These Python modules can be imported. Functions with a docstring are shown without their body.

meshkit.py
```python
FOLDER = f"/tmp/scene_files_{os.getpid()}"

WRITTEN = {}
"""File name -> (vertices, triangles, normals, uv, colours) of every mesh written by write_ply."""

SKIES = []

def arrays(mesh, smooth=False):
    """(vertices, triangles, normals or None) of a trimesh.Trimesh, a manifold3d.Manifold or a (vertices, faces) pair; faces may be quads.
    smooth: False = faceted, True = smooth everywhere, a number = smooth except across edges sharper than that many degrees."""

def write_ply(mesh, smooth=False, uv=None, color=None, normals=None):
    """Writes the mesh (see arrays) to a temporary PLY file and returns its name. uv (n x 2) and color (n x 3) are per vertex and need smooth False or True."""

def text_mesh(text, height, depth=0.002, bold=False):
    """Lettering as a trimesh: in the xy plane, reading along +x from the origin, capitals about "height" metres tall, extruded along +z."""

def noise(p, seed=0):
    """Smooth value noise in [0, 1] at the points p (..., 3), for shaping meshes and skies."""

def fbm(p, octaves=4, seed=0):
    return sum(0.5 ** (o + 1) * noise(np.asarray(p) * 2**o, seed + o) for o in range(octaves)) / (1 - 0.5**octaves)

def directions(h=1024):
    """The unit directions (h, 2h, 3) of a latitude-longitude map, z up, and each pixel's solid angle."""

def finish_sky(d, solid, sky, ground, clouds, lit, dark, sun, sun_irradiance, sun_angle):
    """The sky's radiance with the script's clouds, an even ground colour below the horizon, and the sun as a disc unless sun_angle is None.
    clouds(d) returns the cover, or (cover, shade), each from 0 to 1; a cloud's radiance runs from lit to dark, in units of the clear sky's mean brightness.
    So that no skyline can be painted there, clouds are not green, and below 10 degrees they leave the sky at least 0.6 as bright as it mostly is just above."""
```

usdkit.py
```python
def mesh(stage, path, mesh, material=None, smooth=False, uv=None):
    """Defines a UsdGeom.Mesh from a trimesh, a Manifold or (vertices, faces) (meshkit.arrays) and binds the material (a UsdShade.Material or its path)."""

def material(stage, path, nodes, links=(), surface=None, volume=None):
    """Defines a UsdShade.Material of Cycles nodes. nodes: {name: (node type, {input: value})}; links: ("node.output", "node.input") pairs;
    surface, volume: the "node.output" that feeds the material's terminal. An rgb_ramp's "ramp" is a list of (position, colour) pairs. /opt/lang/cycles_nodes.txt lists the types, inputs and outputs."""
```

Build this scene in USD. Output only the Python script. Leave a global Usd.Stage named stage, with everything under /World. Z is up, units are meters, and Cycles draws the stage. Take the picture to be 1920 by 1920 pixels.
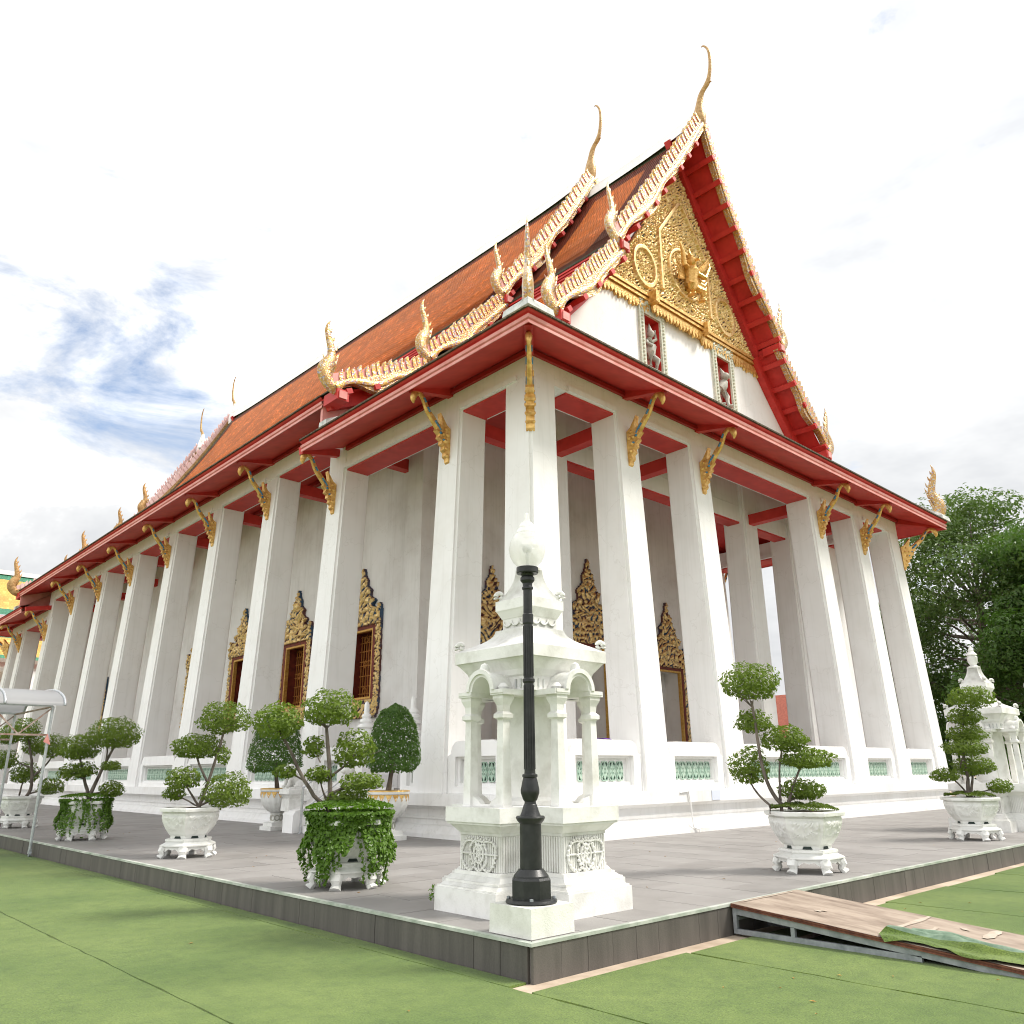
import math, random, numpy as np, trimesh, usdkit, meshkit
from shapely.geometry import Polygon, LineString, Point, box as sbox
from shapely.ops import unary_union
from shapely import affinity
from pxr import Usd, UsdGeom, UsdLux, UsdShade, Gf, Sdf, Vt

stage = Usd.Stage.CreateInMemory()
UsdGeom.SetStageUpAxis(stage, 'Z')
UsdGeom.Xform.Define(stage, '/World')
PI = math.pi
# ------------------------------------------------------------------ camera
cam = UsdGeom.Camera.Define(stage, '/World/camera')
CR, CU, CF = (np.array(v) for v in ([0.7304741302881466, -0.6829084269034844, -0.006604956016843265], [-0.2032868598818837, -0.226658742653904, 0.9525231057449027], [0.6519831267595347, 0.6944507864800498, 0.30439465760440154]))
CP = np.array([-5.462, -5.611, 1.43])
cam.AddTransformOp().Set(Gf.Matrix4d(*CR, 0, *CU, 0, *(-CF), 0, *CP, 1))
cam.CreateHorizontalApertureAttr(36.0); cam.CreateVerticalApertureAttr(36.0)
cam.CreateFocalLengthAttr(36 * 1516.14 / 1920)
cam.CreateExposureAttr(1.08)
# ------------------------------------------------------------------ sky and sun
SUN = np.array([0.62, -0.55, 0.0]); SUN /= np.linalg.norm(SUN); ELEV = math.radians(52)
SUN = np.array([SUN[0] * math.cos(ELEV), SUN[1] * math.cos(ELEV), math.sin(ELEV)])
GAP = np.array([-755., 320., 1516.]); GAP = CR * GAP[0] + CU * GAP[1] + CF * GAP[2]; GAP /= np.linalg.norm(GAP)   # a break in the cloud, left of the roof
usdkit.material(stage, '/World/Looks/sky', {
    'sky': ('sky_texture', {'sky_type': 'single_scattering', 'sun_disc': False, 'sun_elevation': ELEV, 'sun_rotation': math.atan2(SUN[0], SUN[1])}),
    'tc': ('texture_coordinate', {}),
    'mp': ('mapping', {'mapping_type': 'point', 'scale': (1, 1, 2.2)}),
    'n1': ('noise_texture', {'scale': 5.2, 'detail': 10.0, 'roughness': 0.63, 'distortion': 0.35}),
    'n2': ('noise_texture', {'scale': 2.6, 'detail': 8.0, 'roughness': 0.6, 'distortion': 0.3}),
    'dot': ('vector_math', {'math_type': 'dot_product', 'vector2': tuple(GAP)}),
    'gap': ('map_range', {'from_min': 0.974, 'from_max': 1.0, 'to_min': 0.0, 'to_max': 0.20, 'clamp': True}),
    'cov': ('math', {'math_type': 'subtract'}),
    'ramp': ('rgb_ramp', {'ramp': [(0.17, (0.10, 0.10, 0.10)), (0.25, (0.45, 0.45, 0.45)), (0.37, (1, 1, 1))]}),
    'tone': ('rgb_ramp', {'ramp': [(0.36, (3.5, 3.58, 3.7)), (0.50, (4.35, 4.4, 4.45)), (0.66, (7.3, 7.3, 7.25))]}),
    'mix': ('mix', {'mix_type': 'mix'}), 'sx': ('separate_xyz', {}), 'el': ('map_range', {'from_min': 0.0, 'from_max': 1.0, 'to_min': 0.86, 'to_max': 1.5, 'clamp': True}), 'elm': ('vector_math', {'math_type': 'scale'}),
    'bg': ('background_shader', {'strength': 0.1}),
}, [('tc.generated', 'mp.vector'), ('mp.vector', 'n1.vector'), ('mp.vector', 'n2.vector'), ('tc.generated', 'dot.vector1'), ('dot.value', 'gap.value'),
    ('n1.fac', 'cov.value1'), ('gap.result', 'cov.value2'), ('cov.value', 'ramp.fac'), ('n2.fac', 'tone.fac'), ('ramp.color', 'mix.fac'), ('sky.color', 'mix.color1'), ('tc.generated', 'sx.vector'), ('sx.z', 'el.value'), ('tone.color', 'elm.vector1'), ('el.result', 'elm.scale'), ('elm.vector', 'mix.color2'), ('mix.color', 'bg.color')],
    surface='bg.background')
dome = UsdLux.DomeLight.Define(stage, '/World/sky')
UsdShade.MaterialBindingAPI.Apply(dome.GetPrim()).Bind(UsdShade.Material.Get(stage, '/World/Looks/sky'))
dome.GetPrim().SetCustomDataByKey('kind', 'structure')
dome.GetPrim().SetCustomDataByKey('label', 'bright white cloudy sky with a small blue gap on the left')
sun = UsdLux.DistantLight.Define(stage, '/World/sun')
sun.CreateIntensityAttr(0.55); sun.CreateAngleAttr(14.0); sun.CreateColorAttr(Gf.Vec3f(1.0, 0.95, 0.87)); sun.CreateNormalizeAttr(True)
_z = SUN; _x = np.cross([0, 0, 1], _z); _x /= np.linalg.norm(_x); _y = np.cross(_z, _x)
sun.AddTransformOp().Set(Gf.Matrix4d(*_x, 0, *_y, 0, *_z, 0, 0, 0, 30, 1))

# ------------------------------------------------------------------ helpers
class MB:
    """collects shapes; build() makes them ONE mesh"""
    def __init__(s): s.v, s.f, s.n = [], [], 0
    def add(s, v, f):
        v = np.asarray(v, float); f = np.asarray(f, int)
        if f.shape[1] == 4: f = np.vstack([f[:, [0, 1, 2]], f[:, [0, 2, 3]]])
        s.v.append(v); s.f.append(f + s.n); s.n += len(v); return s
    def tm(s, m): return s.add(m.vertices, m.faces)
    def box(s, x0, x1, y0, y1, z0, z1):
        return s.frus((x0, x1, y0, y1), (x0, x1, y0, y1), z0, z1)
    def frus(s, a, b, z0, z1):
        v = [(a[0], a[2], z0), (a[1], a[2], z0), (a[1], a[3], z0), (a[0], a[3], z0), (b[0], b[2], z1), (b[1], b[2], z1), (b[1], b[3], z1), (b[0], b[3], z1)]
        return s.add(v, [(0, 3, 2, 1), (4, 5, 6, 7), (0, 1, 5, 4), (1, 2, 6, 5), (2, 3, 7, 6), (3, 0, 4, 7)])
    def bar(s, p, q, w, h=None, up=(0, 0, 1)):
        """box beam from p to q, w across, h along up"""
        h = w if h is None else h; p, q, up = (np.asarray(a, float) for a in (p, q, up)); d = q - p; d /= np.linalg.norm(d)
        a = np.cross(d, up); a /= np.linalg.norm(a); b = np.cross(a, d)
        v = [c + a * (i * w / 2) + b * (j * h / 2) for c in (p, q) for i, j in ((-1, -1), (1, -1), (1, 1), (-1, 1))]
        return s.add(v, [(0, 3, 2, 1), (4, 5, 6, 7), (0, 1, 5, 4), (1, 2, 6, 5), (2, 3, 7, 6), (3, 0, 4, 7)])
    def tube(s, pts, rad, n=8, sq=1.0, axis=(0, 0, 1), caps=True):
        """tapered tube; sq flattens it along axis"""
        p = np.asarray(pts, float); r = np.broadcast_to(rad, (len(p),)).astype(float)
        t = np.gradient(p, axis=0); t /= np.linalg.norm(t, axis=1, keepdims=True) + 1e-9
        ax = np.asarray(axis, float); a = ax - t * (t @ ax)[:, None]
        bad = np.linalg.norm(a, axis=1) < 1e-3
        a[bad] = np.cross(t[bad], [1, 0.3, 0]) if bad.any() else a[bad]
        a /= np.linalg.norm(a, axis=1, keepdims=True) + 1e-9
        b = np.cross(t, a); k = np.arange(n) * 2 * PI / n
        v = p[:, None] + r[:, None, None] * (sq * np.cos(k)[None, :, None] * a[:, None] + np.sin(k)[None, :, None] * b[:, None])
        m = len(p); i, j = np.meshgrid(np.arange(m - 1), np.arange(n), indexing='ij')
        f = np.stack([i * n + j, i * n + (j + 1) % n, (i + 1) * n + (j + 1) % n, (i + 1) * n + j], -1).reshape(-1, 4)
        v = v.reshape(-1, 3); f = np.vstack([f[:, [0, 1, 2]], f[:, [0, 2, 3]]])
        if caps:
            c = len(v); v = np.vstack([v, p[:1], p[-1:]])
            j = np.arange(n); j2 = (j + 1) % n
            f = np.vstack([f, np.stack([np.full(n, c), j2, j], 1), np.stack([np.full(n, c + 1), (m - 1) * n + j, (m - 1) * n + j2], 1)])
        return s.add(v, f)
    def lathe(s, prof, n=24, c=(0, 0, 0), a0=0.0, ell=(1, 1)):
        """prof: (radius, z) from bottom to top"""
        p = np.asarray(prof, float); k = a0 + np.arange(n) * 2 * PI / n
        v = np.stack([p[:, 0, None] * np.cos(k) * ell[0] + c[0], p[:, 0, None] * np.sin(k) * ell[1] + c[1], np.repeat(p[:, 1, None], n, 1) + c[2]], -1).reshape(-1, 3)
        m = len(p); i, j = np.meshgrid(np.arange(m - 1), np.arange(n), indexing='ij')
        f = np.stack([i * n + j, i * n + (j + 1) % n, (i + 1) * n + (j + 1) % n, (i + 1) * n + j], -1).reshape(-1, 4)
        s.add(v, f)
        for row, flip in ((0, True), (m - 1, False)):
            if p[row, 0] > 1e-4:
                cv = np.vstack([v[row * n:(row + 1) * n], [[c[0], c[1], p[row, 1] + c[2]]]]); j = np.arange(n)
                ff = np.stack([np.full(n, n), j, (j + 1) % n], 1); s.add(cv, ff[:, ::-1] if flip else ff)
        return s
    def sqlathe(s, prof, c=(0, 0, 0)):
        """square section: (half side, z)"""
        return s.lathe([(r * math.sqrt(2), z) for r, z in prof], 4, c, PI / 4)
    def plate(s, poly, O, U, V, t, off=0.0):
        """polygon in the plane O + u U + v V, extruded by t along U x V, starting at off"""
        O, U, V = (np.asarray(a, float) for a in (O, U, V)); N = np.cross(U, V)
        for g in getattr(poly, 'geoms', [poly]):
            if g.is_empty: continue
            m = trimesh.creation.extrude_polygon(g, t, engine='earcut')
            w = m.vertices; s.add(O + w[:, :1] * U + w[:, 1:2] * V + (w[:, 2:3] + off) * N, m.faces)
        return s
    def grid(s, P):
        """P (m, n, 3) points -> surface"""
        m, n = P.shape[:2]; i, j = np.meshgrid(np.arange(m - 1), np.arange(n - 1), indexing='ij')
        f = np.stack([i * n + j, i * n + j + 1, (i + 1) * n + j + 1, (i + 1) * n + j], -1).reshape(-1, 4)
        return s.add(P.reshape(-1, 3), f)
    def ball(s, c, r, n=8, axes=None):
        m = trimesh.creation.uv_sphere(1.0, count=[n, n + 4]); v = m.vertices * np.broadcast_to(r, (3,))
        if axes is not None: v = v @ np.asarray(axes)
        return s.add(v + np.asarray(c), m.faces)
    def arr(s): return np.vstack(s.v), np.vstack(s.f)

used = {}
def numbered(parent, name):
    k = (parent, name); n = used.get(k, -1) + 1; used[k] = n
    return f'{parent}/{name}' + (f'_{n:03d}' if n else '')
def tag(p, label=None, cat=None, group=None, kind=None):
    for k, v in (('label', label), ('category', cat), ('group', group), ('kind', kind)):
        if v: p.SetCustomDataByKey(k, v)
    return p
ORG = {}
DEF = {}
def thing(name, label, cat, loc=(0, 0, 0), rz=0.0, group=None, kind=None, deform=None):
    path = numbered('/World', name); x = UsdGeom.Xform.Define(stage, path)
    x.AddTranslateOp().Set(Gf.Vec3d(*map(float, loc)))
    if rz: x.AddRotateZOp().Set(math.degrees(rz))
    ORG[path] = np.zeros(3); DEF[path] = deform
    return tag(x.GetPrim(), label, cat, group, kind)
def world_thing(name, label, cat, loc, **k):
    """a thing whose parts are given in world coordinates"""
    p = thing(name, label, cat, loc, **k); ORG[str(p.GetPath())] = np.asarray(loc, float); return p
def obj(name, mb, mat, parent=None, smooth=False, label=None, cat=None, group=None, kind=None, uv=None):
    base = str(parent.GetPath()) if parent is not None else '/World'
    path = numbered(base, name)
    v, f = mb.arr() if isinstance(mb, MB) else (np.asarray(mb.vertices), np.asarray(mb.faces))
    root = '/'.join(base.split('/')[:3])
    if DEF.get(root): v = DEF[root](v)
    v = v - ORG.get(root, 0)
    m = usdkit.mesh(stage, path, (v, f), f'/World/Looks/{mat}', smooth=smooth, uv=uv)
    return tag(m.GetPrim(), label, cat, group, kind)
def single(name, mb, mat, label, cat, loc, **k):
    """a thing that is one mesh, at its base"""
    v, f = mb.arr(); path = numbered('/World', name)
    m = usdkit.mesh(stage, path, (v - np.asarray(loc, float), f), f'/World/Looks/{mat}', smooth=k.pop('smooth', False))
    m.AddTranslateOp().Set(Gf.Vec3d(*map(float, loc))); return tag(m.GetPrim(), label, cat, **k)
def dup(root, loc, rz=0.0, label=None, group=None, scale=None):
    was = root.GetCustomData(); name = root.GetName()
    import re; name = re.sub(r'_\d{3}$', '', name)
    x = UsdGeom.Xform.Define(stage, numbered('/World', name)); p = x.GetPrim()
    p.GetReferences().AddInternalReference(root.GetPath())
    x.ClearXformOpOrder()
    for a in ('xformOp:translate', 'xformOp:rotateZ', 'xformOp:scale'): p.RemoveProperty(a)
    x.AddTranslateOp().Set(Gf.Vec3d(*map(float, loc)))
    x.AddRotateZOp().Set(math.degrees(rz))
    if scale: x.AddScaleOp().Set(Gf.Vec3f(*scale))
    p.SetInstanceable(True)
    return tag(p, label or was.get('label'), was.get('category'), group or was.get('group'))

# ------------------------------------------------------------------ materials
def mat(name, nodes, links, surface='p.BSDF', volume=None): return usdkit.material(stage, f'/World/Looks/{name}', nodes, links, surface=surface, volume=volume)
def paint(name, c1, c2, rough=0.5, scale=3.0, bump=0.0, bscale=40.0, metallic=0.0, stretch=(1, 1, 1), lo=0.35, hi=0.65, spec=0.4, detail=6.0, bdist=0.01):
    """colour that drifts between two tones with noise, with fine relief"""
    nodes = {'tc': ('texture_coordinate', {}), 'mp': ('mapping', {'mapping_type': 'point', 'scale': stretch}),
             'n': ('noise_texture', {'scale': scale, 'detail': detail, 'roughness': 0.62}),
             'r': ('rgb_ramp', {'ramp': [(lo, c1), (hi, c2)]}),
             'p': ('principled_bsdf', {'roughness': rough, 'metallic': metallic, 'specular_ior_level': spec})}
    links = [('tc.object', 'mp.vector'), ('mp.vector', 'n.vector'), ('n.fac', 'r.fac'), ('r.color', 'p.base_color')]
    if bump:
        nodes['b'] = ('noise_texture', {'scale': bscale, 'detail': 4.0, 'roughness': 0.6}); nodes['bp'] = ('bump', {'strength': bump, 'distance': bdist})
        links += [('tc.object', 'b.vector'), ('b.fac', 'bp.height'), ('bp.normal', 'p.normal')]
    return mat(name, nodes, links)
W = 0.80
def plaster(name, c1, c2, c3, streak, rough=0.66):
    return mat(name, {'tc': ('texture_coordinate', {}), 'm1': ('mapping', {'mapping_type': 'point', 'scale': (5.5, 5.5, 0.28)}), 'n1': ('noise_texture', {'scale': 1.0, 'detail': 7.0, 'roughness': 0.66}), 'n2': ('noise_texture', {'scale': 0.6, 'detail': 9.0, 'roughness': 0.62}),
        'n3': ('noise_texture', {'scale': 14.0, 'detail': 5.0}), 'v': ('voronoi_texture', {'scale': 0.55, 'feature': 'distance_to_edge'}), 'vw': ('vector_math', {'math_type': 'add'}), 'vs': ('vector_math', {'math_type': 'scale', 'scale': 0.9}), 'n4': ('noise_texture', {'scale': 2.2, 'detail': 6.0}),
        'cr': ('rgb_ramp', {'ramp': [(0.0, (0.80, 0.79, 0.77)), (0.006, (1, 1, 1))]}), 'r2': ('rgb_ramp', {'ramp': [(0.26, c1), (0.44, c2), (0.60, c3)]}), 'r1': ('rgb_ramp', {'ramp': [(0.30, (1 - streak, 1 - streak, 1 - streak * 1.1)), (0.50, (1, 1, 1))]}),
        'a': ('mix', {'mix_type': 'multiply', 'fac': 1.0}), 'b': ('mix', {'mix_type': 'multiply', 'fac': 0.5}), 'bp': ('bump', {'strength': 0.3, 'distance': 0.012}), 'p': ('principled_bsdf', {'roughness': rough, 'specular_ior_level': 0.35})},
        [('tc.object', 'm1.vector'), ('m1.vector', 'n1.vector'), ('tc.object', 'n2.vector'), ('tc.object', 'n3.vector'), ('tc.object', 'n4.vector'), ('n4.color', 'vs.vector1'), ('tc.object', 'vw.vector1'), ('vs.vector', 'vw.vector2'), ('vw.vector', 'v.vector'), ('v.distance', 'cr.fac'),
         ('n2.fac', 'r2.fac'), ('n1.fac', 'r1.fac'), ('r2.color', 'a.color1'), ('r1.color', 'a.color2'), ('a.color', 'b.color1'), ('cr.color', 'b.color2'), ('b.color', 'p.base_color'), ('n3.fac', 'bp.height'), ('bp.normal', 'p.normal')])
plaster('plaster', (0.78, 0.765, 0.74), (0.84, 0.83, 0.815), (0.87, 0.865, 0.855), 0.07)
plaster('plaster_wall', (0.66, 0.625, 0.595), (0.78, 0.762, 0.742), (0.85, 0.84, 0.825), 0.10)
plaster('plaster_plinth', (0.68, 0.66, 0.625), (0.82, 0.81, 0.79), (0.86, 0.855, 0.845), 0.08)
paint('white_stone', (0.58, 0.57, 0.53), (0.78, 0.775, 0.75), 0.6, 3.5, 0.3, 45, lo=0.28, hi=0.55)
paint('white_glaze', (0.60, 0.60, 0.555), (0.76, 0.76, 0.735), 0.35, 5.0, 0.2, 50, lo=0.28, hi=0.5)
paint('concrete_block', (0.58, 0.58, 0.52), (0.75, 0.75, 0.70), 0.7, 4.0, 0.35, 60, lo=0.3, hi=0.6)
paint('red_paint', (0.46, 0.026, 0.022), (0.58, 0.042, 0.034), 0.5, 2.0, 0.1, 30)
paint('red_dark', (0.32, 0.014, 0.014), (0.42, 0.022, 0.02), 0.55, 2.0, 0.1, 30)
paint('red_pale', (0.66, 0.24, 0.21), (0.76, 0.36, 0.33), 0.45, 2.5, 0.1, 30)
paint('maroon', (0.11, 0.02, 0.015), (0.2, 0.035, 0.02), 0.5, 6.0, 0.15, 40)
def goldmat(name, c1, c2, scale=18.0, rough=0.32, metallic=0.75, bump=0.5, speck=None, speckat=0.62):
    nodes = {'tc': ('texture_coordinate', {}), 'v': ('voronoi_texture', {'scale': scale, 'feature': 'f1'}), 'n': ('noise_texture', {'scale': scale * 0.5, 'detail': 5.0}),
             'r': ('rgb_ramp', {'ramp': [(0.3, c1), (0.65, c2)]}), 'p': ('principled_bsdf', {'roughness': rough, 'metallic': metallic}),
             'bp': ('bump', {'strength': bump, 'distance': 0.02})}
    links = [('tc.object', 'v.vector'), ('tc.object', 'n.vector'), ('n.fac', 'r.fac'), ('v.distance', 'bp.height'), ('bp.normal', 'p.normal')]
    if speck:
        nodes['s'] = ('white_noise_texture', {}); nodes['sr'] = ('rgb_ramp', {'ramp': speck, 'interpolate': False}); nodes['m'] = ('mix', {'mix_type': 'mix'})
        nodes['sn'] = ('math', {'math_type': 'greater_than', 'value2': speckat}); nodes['sc'] = ('separate_color', {})
        links += [('v.position', 's.vector'), ('s.value', 'sr.fac'), ('v.color', 'sc.color'), ('sc.r', 'sn.value1'), ('sn.value', 'm.fac'), ('r.color', 'm.color1'), ('sr.color', 'm.color2'), ('m.color', 'p.base_color')]
    else: links.append(('r.color', 'p.base_color'))
    return mat(name, nodes, links)
goldmat('gold', (0.56, 0.30, 0.075), (0.84, 0.56, 0.20), 16, 0.36, 0.6)
goldmat('gold_old', (0.30, 0.17, 0.06), (0.52, 0.34, 0.15), 14, 0.5, 0.45)
goldmat('gold_mosaic', (0.40, 0.225, 0.055), (0.58, 0.37, 0.13), 26, 0.32, 0.35, 0.6, [(0, (0.62, 0.53, 0.40)), (0.45, (0.50, 0.30, 0.08)), (0.7, (0.30, 0.32, 0.42)), (0.86, (0.42, 0.16, 0.13))], 0.55)
goldmat('gold_fin', (0.48, 0.26, 0.045), (0.66, 0.42, 0.11), 24, 0.34, 0.4, 0.5, [(0, (0.5, 0.48, 0.48)), (0.5, (0.14, 0.18, 0.42)), (0.75, (0.42, 0.15, 0.17))], 0.68)
goldmat('blue_glass', (0.03, 0.07, 0.22), (0.10, 0.20, 0.45), 30, 0.2, 0.1, 0.4)
goldmat('inlay', (0.03, 0.12, 0.26), (0.09, 0.28, 0.42), 30, 0.2, 0.1, 0.4)
def carved(name, axis, d0, d1, ground=((0.02, 0.05, 0.07), (0.16, 0.04, 0.03))):
    """gilded relief over a dark mosaic ground: colour follows the carving's own depth stored on the mesh"""
    return mat(name, {'at': ('attribute', {'attribute': 'st'}), 'sx': ('separate_xyz', {}), 'tc': ('texture_coordinate', {}),
        'n': ('noise_texture', {'scale': 1.3, 'detail': 3.0}), 'g': ('rgb_ramp', {'ramp': [(0.42, ground[0]), (0.58, ground[1])]}),
        'gn': ('noise_texture', {'scale': 9.0, 'detail': 4.0}), 'gr': ('rgb_ramp', {'ramp': [(0.3, (0.68, 0.43, 0.14)), (0.7, (0.90, 0.70, 0.36))]}),
        'k': ('map_range', {'from_min': d0, 'from_max': d1, 'clamp': True}), 'm': ('mix', {'mix_type': 'mix'}), 'mm': ('math', {'math_type': 'multiply', 'value2': 0.6}),
        'p': ('principled_bsdf', {'roughness': 0.36})},
        [('at.vector', 'sx.vector'), ('sx.y', 'k.value'), ('k.result', 'm.fac'), ('tc.object', 'n.vector'), ('n.fac', 'g.fac'), ('tc.object', 'gn.vector'), ('gn.fac', 'gr.fac'),
         ('g.color', 'm.color1'), ('gr.color', 'm.color2'), ('m.color', 'p.base_color'), ('k.result', 'mm.value1'), ('mm.value', 'p.metallic')])
carved('gilt_relief', 'y', 0.34, 0.50, ((0.03, 0.09, 0.11), (0.20, 0.05, 0.04)))
carved('gilt_relief_dark', 'y', 0.35, 0.55, ((0.02, 0.06, 0.12), (0.10, 0.025, 0.02)))
def tiles(name, c1, c2, mortar, bw=0.16, rh=0.19):
    return mat(name, {'at': ('attribute', {'attribute': 'st'}), 'b': ('brick_texture', {'scale': 1.0, 'color1': c1, 'color2': c2, 'mortar': mortar, 'mortar_size': 0.012, 'mortar_smooth': 0.3, 'brick_width': bw, 'row_height': rh, 'offset': 0.5}),
        'tc': ('texture_coordinate', {}), 'n': ('noise_texture', {'scale': 0.8, 'detail': 6.0}), 'nr': ('rgb_ramp', {'ramp': [(0.3, (0.75, 0.75, 0.75)), (0.7, (1.12, 1.1, 1.06))]}),
        'wn': ('white_noise_texture', {}), 'sn': ('vector_math', {'math_type': 'snap', 'vector2': (bw, rh, 1)}), 'wr': ('rgb_ramp', {'ramp': [(0.0, (0.90, 0.89, 0.89)), (0.9, (1.05, 1.04, 1.03)), (0.985, (1.35, 1.45, 1.6))]}),
        'm2': ('mix', {'mix_type': 'multiply', 'fac': 1.0}),
        'm': ('mix', {'mix_type': 'multiply', 'fac': 1.0}), 'bp': ('bump', {'strength': 0.6, 'distance': 0.02, 'invert': True}), 'p': ('principled_bsdf', {'roughness': 0.42, 'specular_ior_level': 0.5})},
        [('at.vector', 'b.vector'), ('tc.object', 'n.vector'), ('n.fac', 'nr.fac'), ('b.color', 'm.color1'), ('nr.color', 'm.color2'), ('at.vector', 'sn.vector1'), ('sn.vector', 'wn.vector'), ('wn.value', 'wr.fac'),
         ('m.color', 'm2.color1'), ('wr.color', 'm2.color2'), ('m2.color', 'p.base_color'), ('b.fac', 'bp.height'), ('bp.normal', 'p.normal')])
tiles('tile_orange', (0.84, 0.30, 0.075), (0.78, 0.25, 0.06), (0.40, 0.11, 0.035))
tiles('tile_maroon', (0.25, 0.06, 0.03), (0.20, 0.045, 0.024), (0.10, 0.025, 0.015))
tiles('tile_green', (0.13, 0.165, 0.115), (0.10, 0.13, 0.09), (0.05, 0.065, 0.05))
tiles('tile_yellow', (0.74, 0.42, 0.10), (0.70, 0.38, 0.08), (0.5, 0.26, 0.06), 0.22, 0.26)
tiles('tile_emerald', (0.05, 0.24, 0.14), (0.04, 0.20, 0.11), (0.02, 0.1, 0.06), 0.22, 0.26)
paint('mossy_edge', (0.05, 0.04, 0.025), (0.13, 0.10, 0.06), 0.8, 8.0, 0.3, 40)
paint('grey_mortar', (0.40, 0.41, 0.40), (0.68, 0.69, 0.67), 0.7, 6.0, 0.2, 40)
paint('green_ceramic', (0.30, 0.45, 0.36), (0.48, 0.60, 0.50), 0.25, 10.0)
paint('dark_void', (0.012, 0.02, 0.018), (0.03, 0.045, 0.04), 0.7, 4.0)
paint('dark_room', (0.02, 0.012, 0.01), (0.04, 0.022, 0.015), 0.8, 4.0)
paint('brass_grille', (0.34, 0.13, 0.03), (0.5, 0.22, 0.06), 0.4, 12.0, metallic=0.4)
paint('lintel_gold', (0.5, 0.27, 0.06), (0.72, 0.45, 0.13), 0.4, 14.0, metallic=0.4)
paint('cream_mosaic', (0.42, 0.47, 0.38), (0.72, 0.68, 0.56), 0.45, 9.0, 0.4, 30)
paint('grey_stone', (0.30, 0.31, 0.27), (0.52, 0.5, 0.44), 0.6, 5.0, 0.4, 30)
paint('black_iron', (0.012, 0.013, 0.013), (0.028, 0.029, 0.029), 0.38, 9.0, 0.15, 60)
paint('steel', (0.40, 0.41, 0.42), (0.56, 0.57, 0.58), 0.3, 20.0, metallic=0.85)
paint('galv_steel', (0.40, 0.43, 0.45), (0.58, 0.60, 0.62), 0.4, 15.0, metallic=0.5)
paint('rusty_steel', (0.24, 0.13, 0.09), (0.48, 0.40, 0.37), 0.6, 8.0, metallic=0.2)
paint('frame_steel', (0.20, 0.22, 0.23), (0.36, 0.38, 0.40), 0.5, 7.0, 0.2, 60, metallic=0.3)
paint('plywood', (0.16, 0.115, 0.085), (0.36, 0.29, 0.23), 0.7, 2.6, 0.3, 30, lo=0.3, hi=0.62, stretch=(2.2, 0.7, 1), detail=9)
paint('wood_edge', (0.08, 0.025, 0.015), (0.19, 0.07, 0.04), 0.7, 12.0, 0.3, 60)
paint('ply_worn', (0.38, 0.31, 0.24), (0.48, 0.41, 0.34), 0.75, 9.0, 0.2, 60)
paint('bark', (0.07, 0.055, 0.045), (0.20, 0.165, 0.14), 0.85, 9.0, 0.7, 30, stretch=(1, 1, 0.35))
paint('bark_pale', (0.10, 0.085, 0.07), (0.26, 0.22, 0.18), 0.85, 6.0, 0.7, 20, stretch=(1, 1, 0.35))
paint('soil', (0.05, 0.035, 0.025), (0.11, 0.08, 0.055), 0.9, 20.0, 0.6, 40)
paint('purple_cloth', (0.16, 0.05, 0.42), (0.28, 0.10, 0.60), 0.8, 12.0)
paint('paper', (0.62, 0.66, 0.76), (0.66, 0.70, 0.78), 0.6, 3.0)
paint('blue_ink', (0.35, 0.48, 0.72), (0.4, 0.52, 0.76), 0.6, 3.0)
paint('brick_red', (0.24, 0.06, 0.035), (0.36, 0.10, 0.06), 0.7, 7.0)
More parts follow.
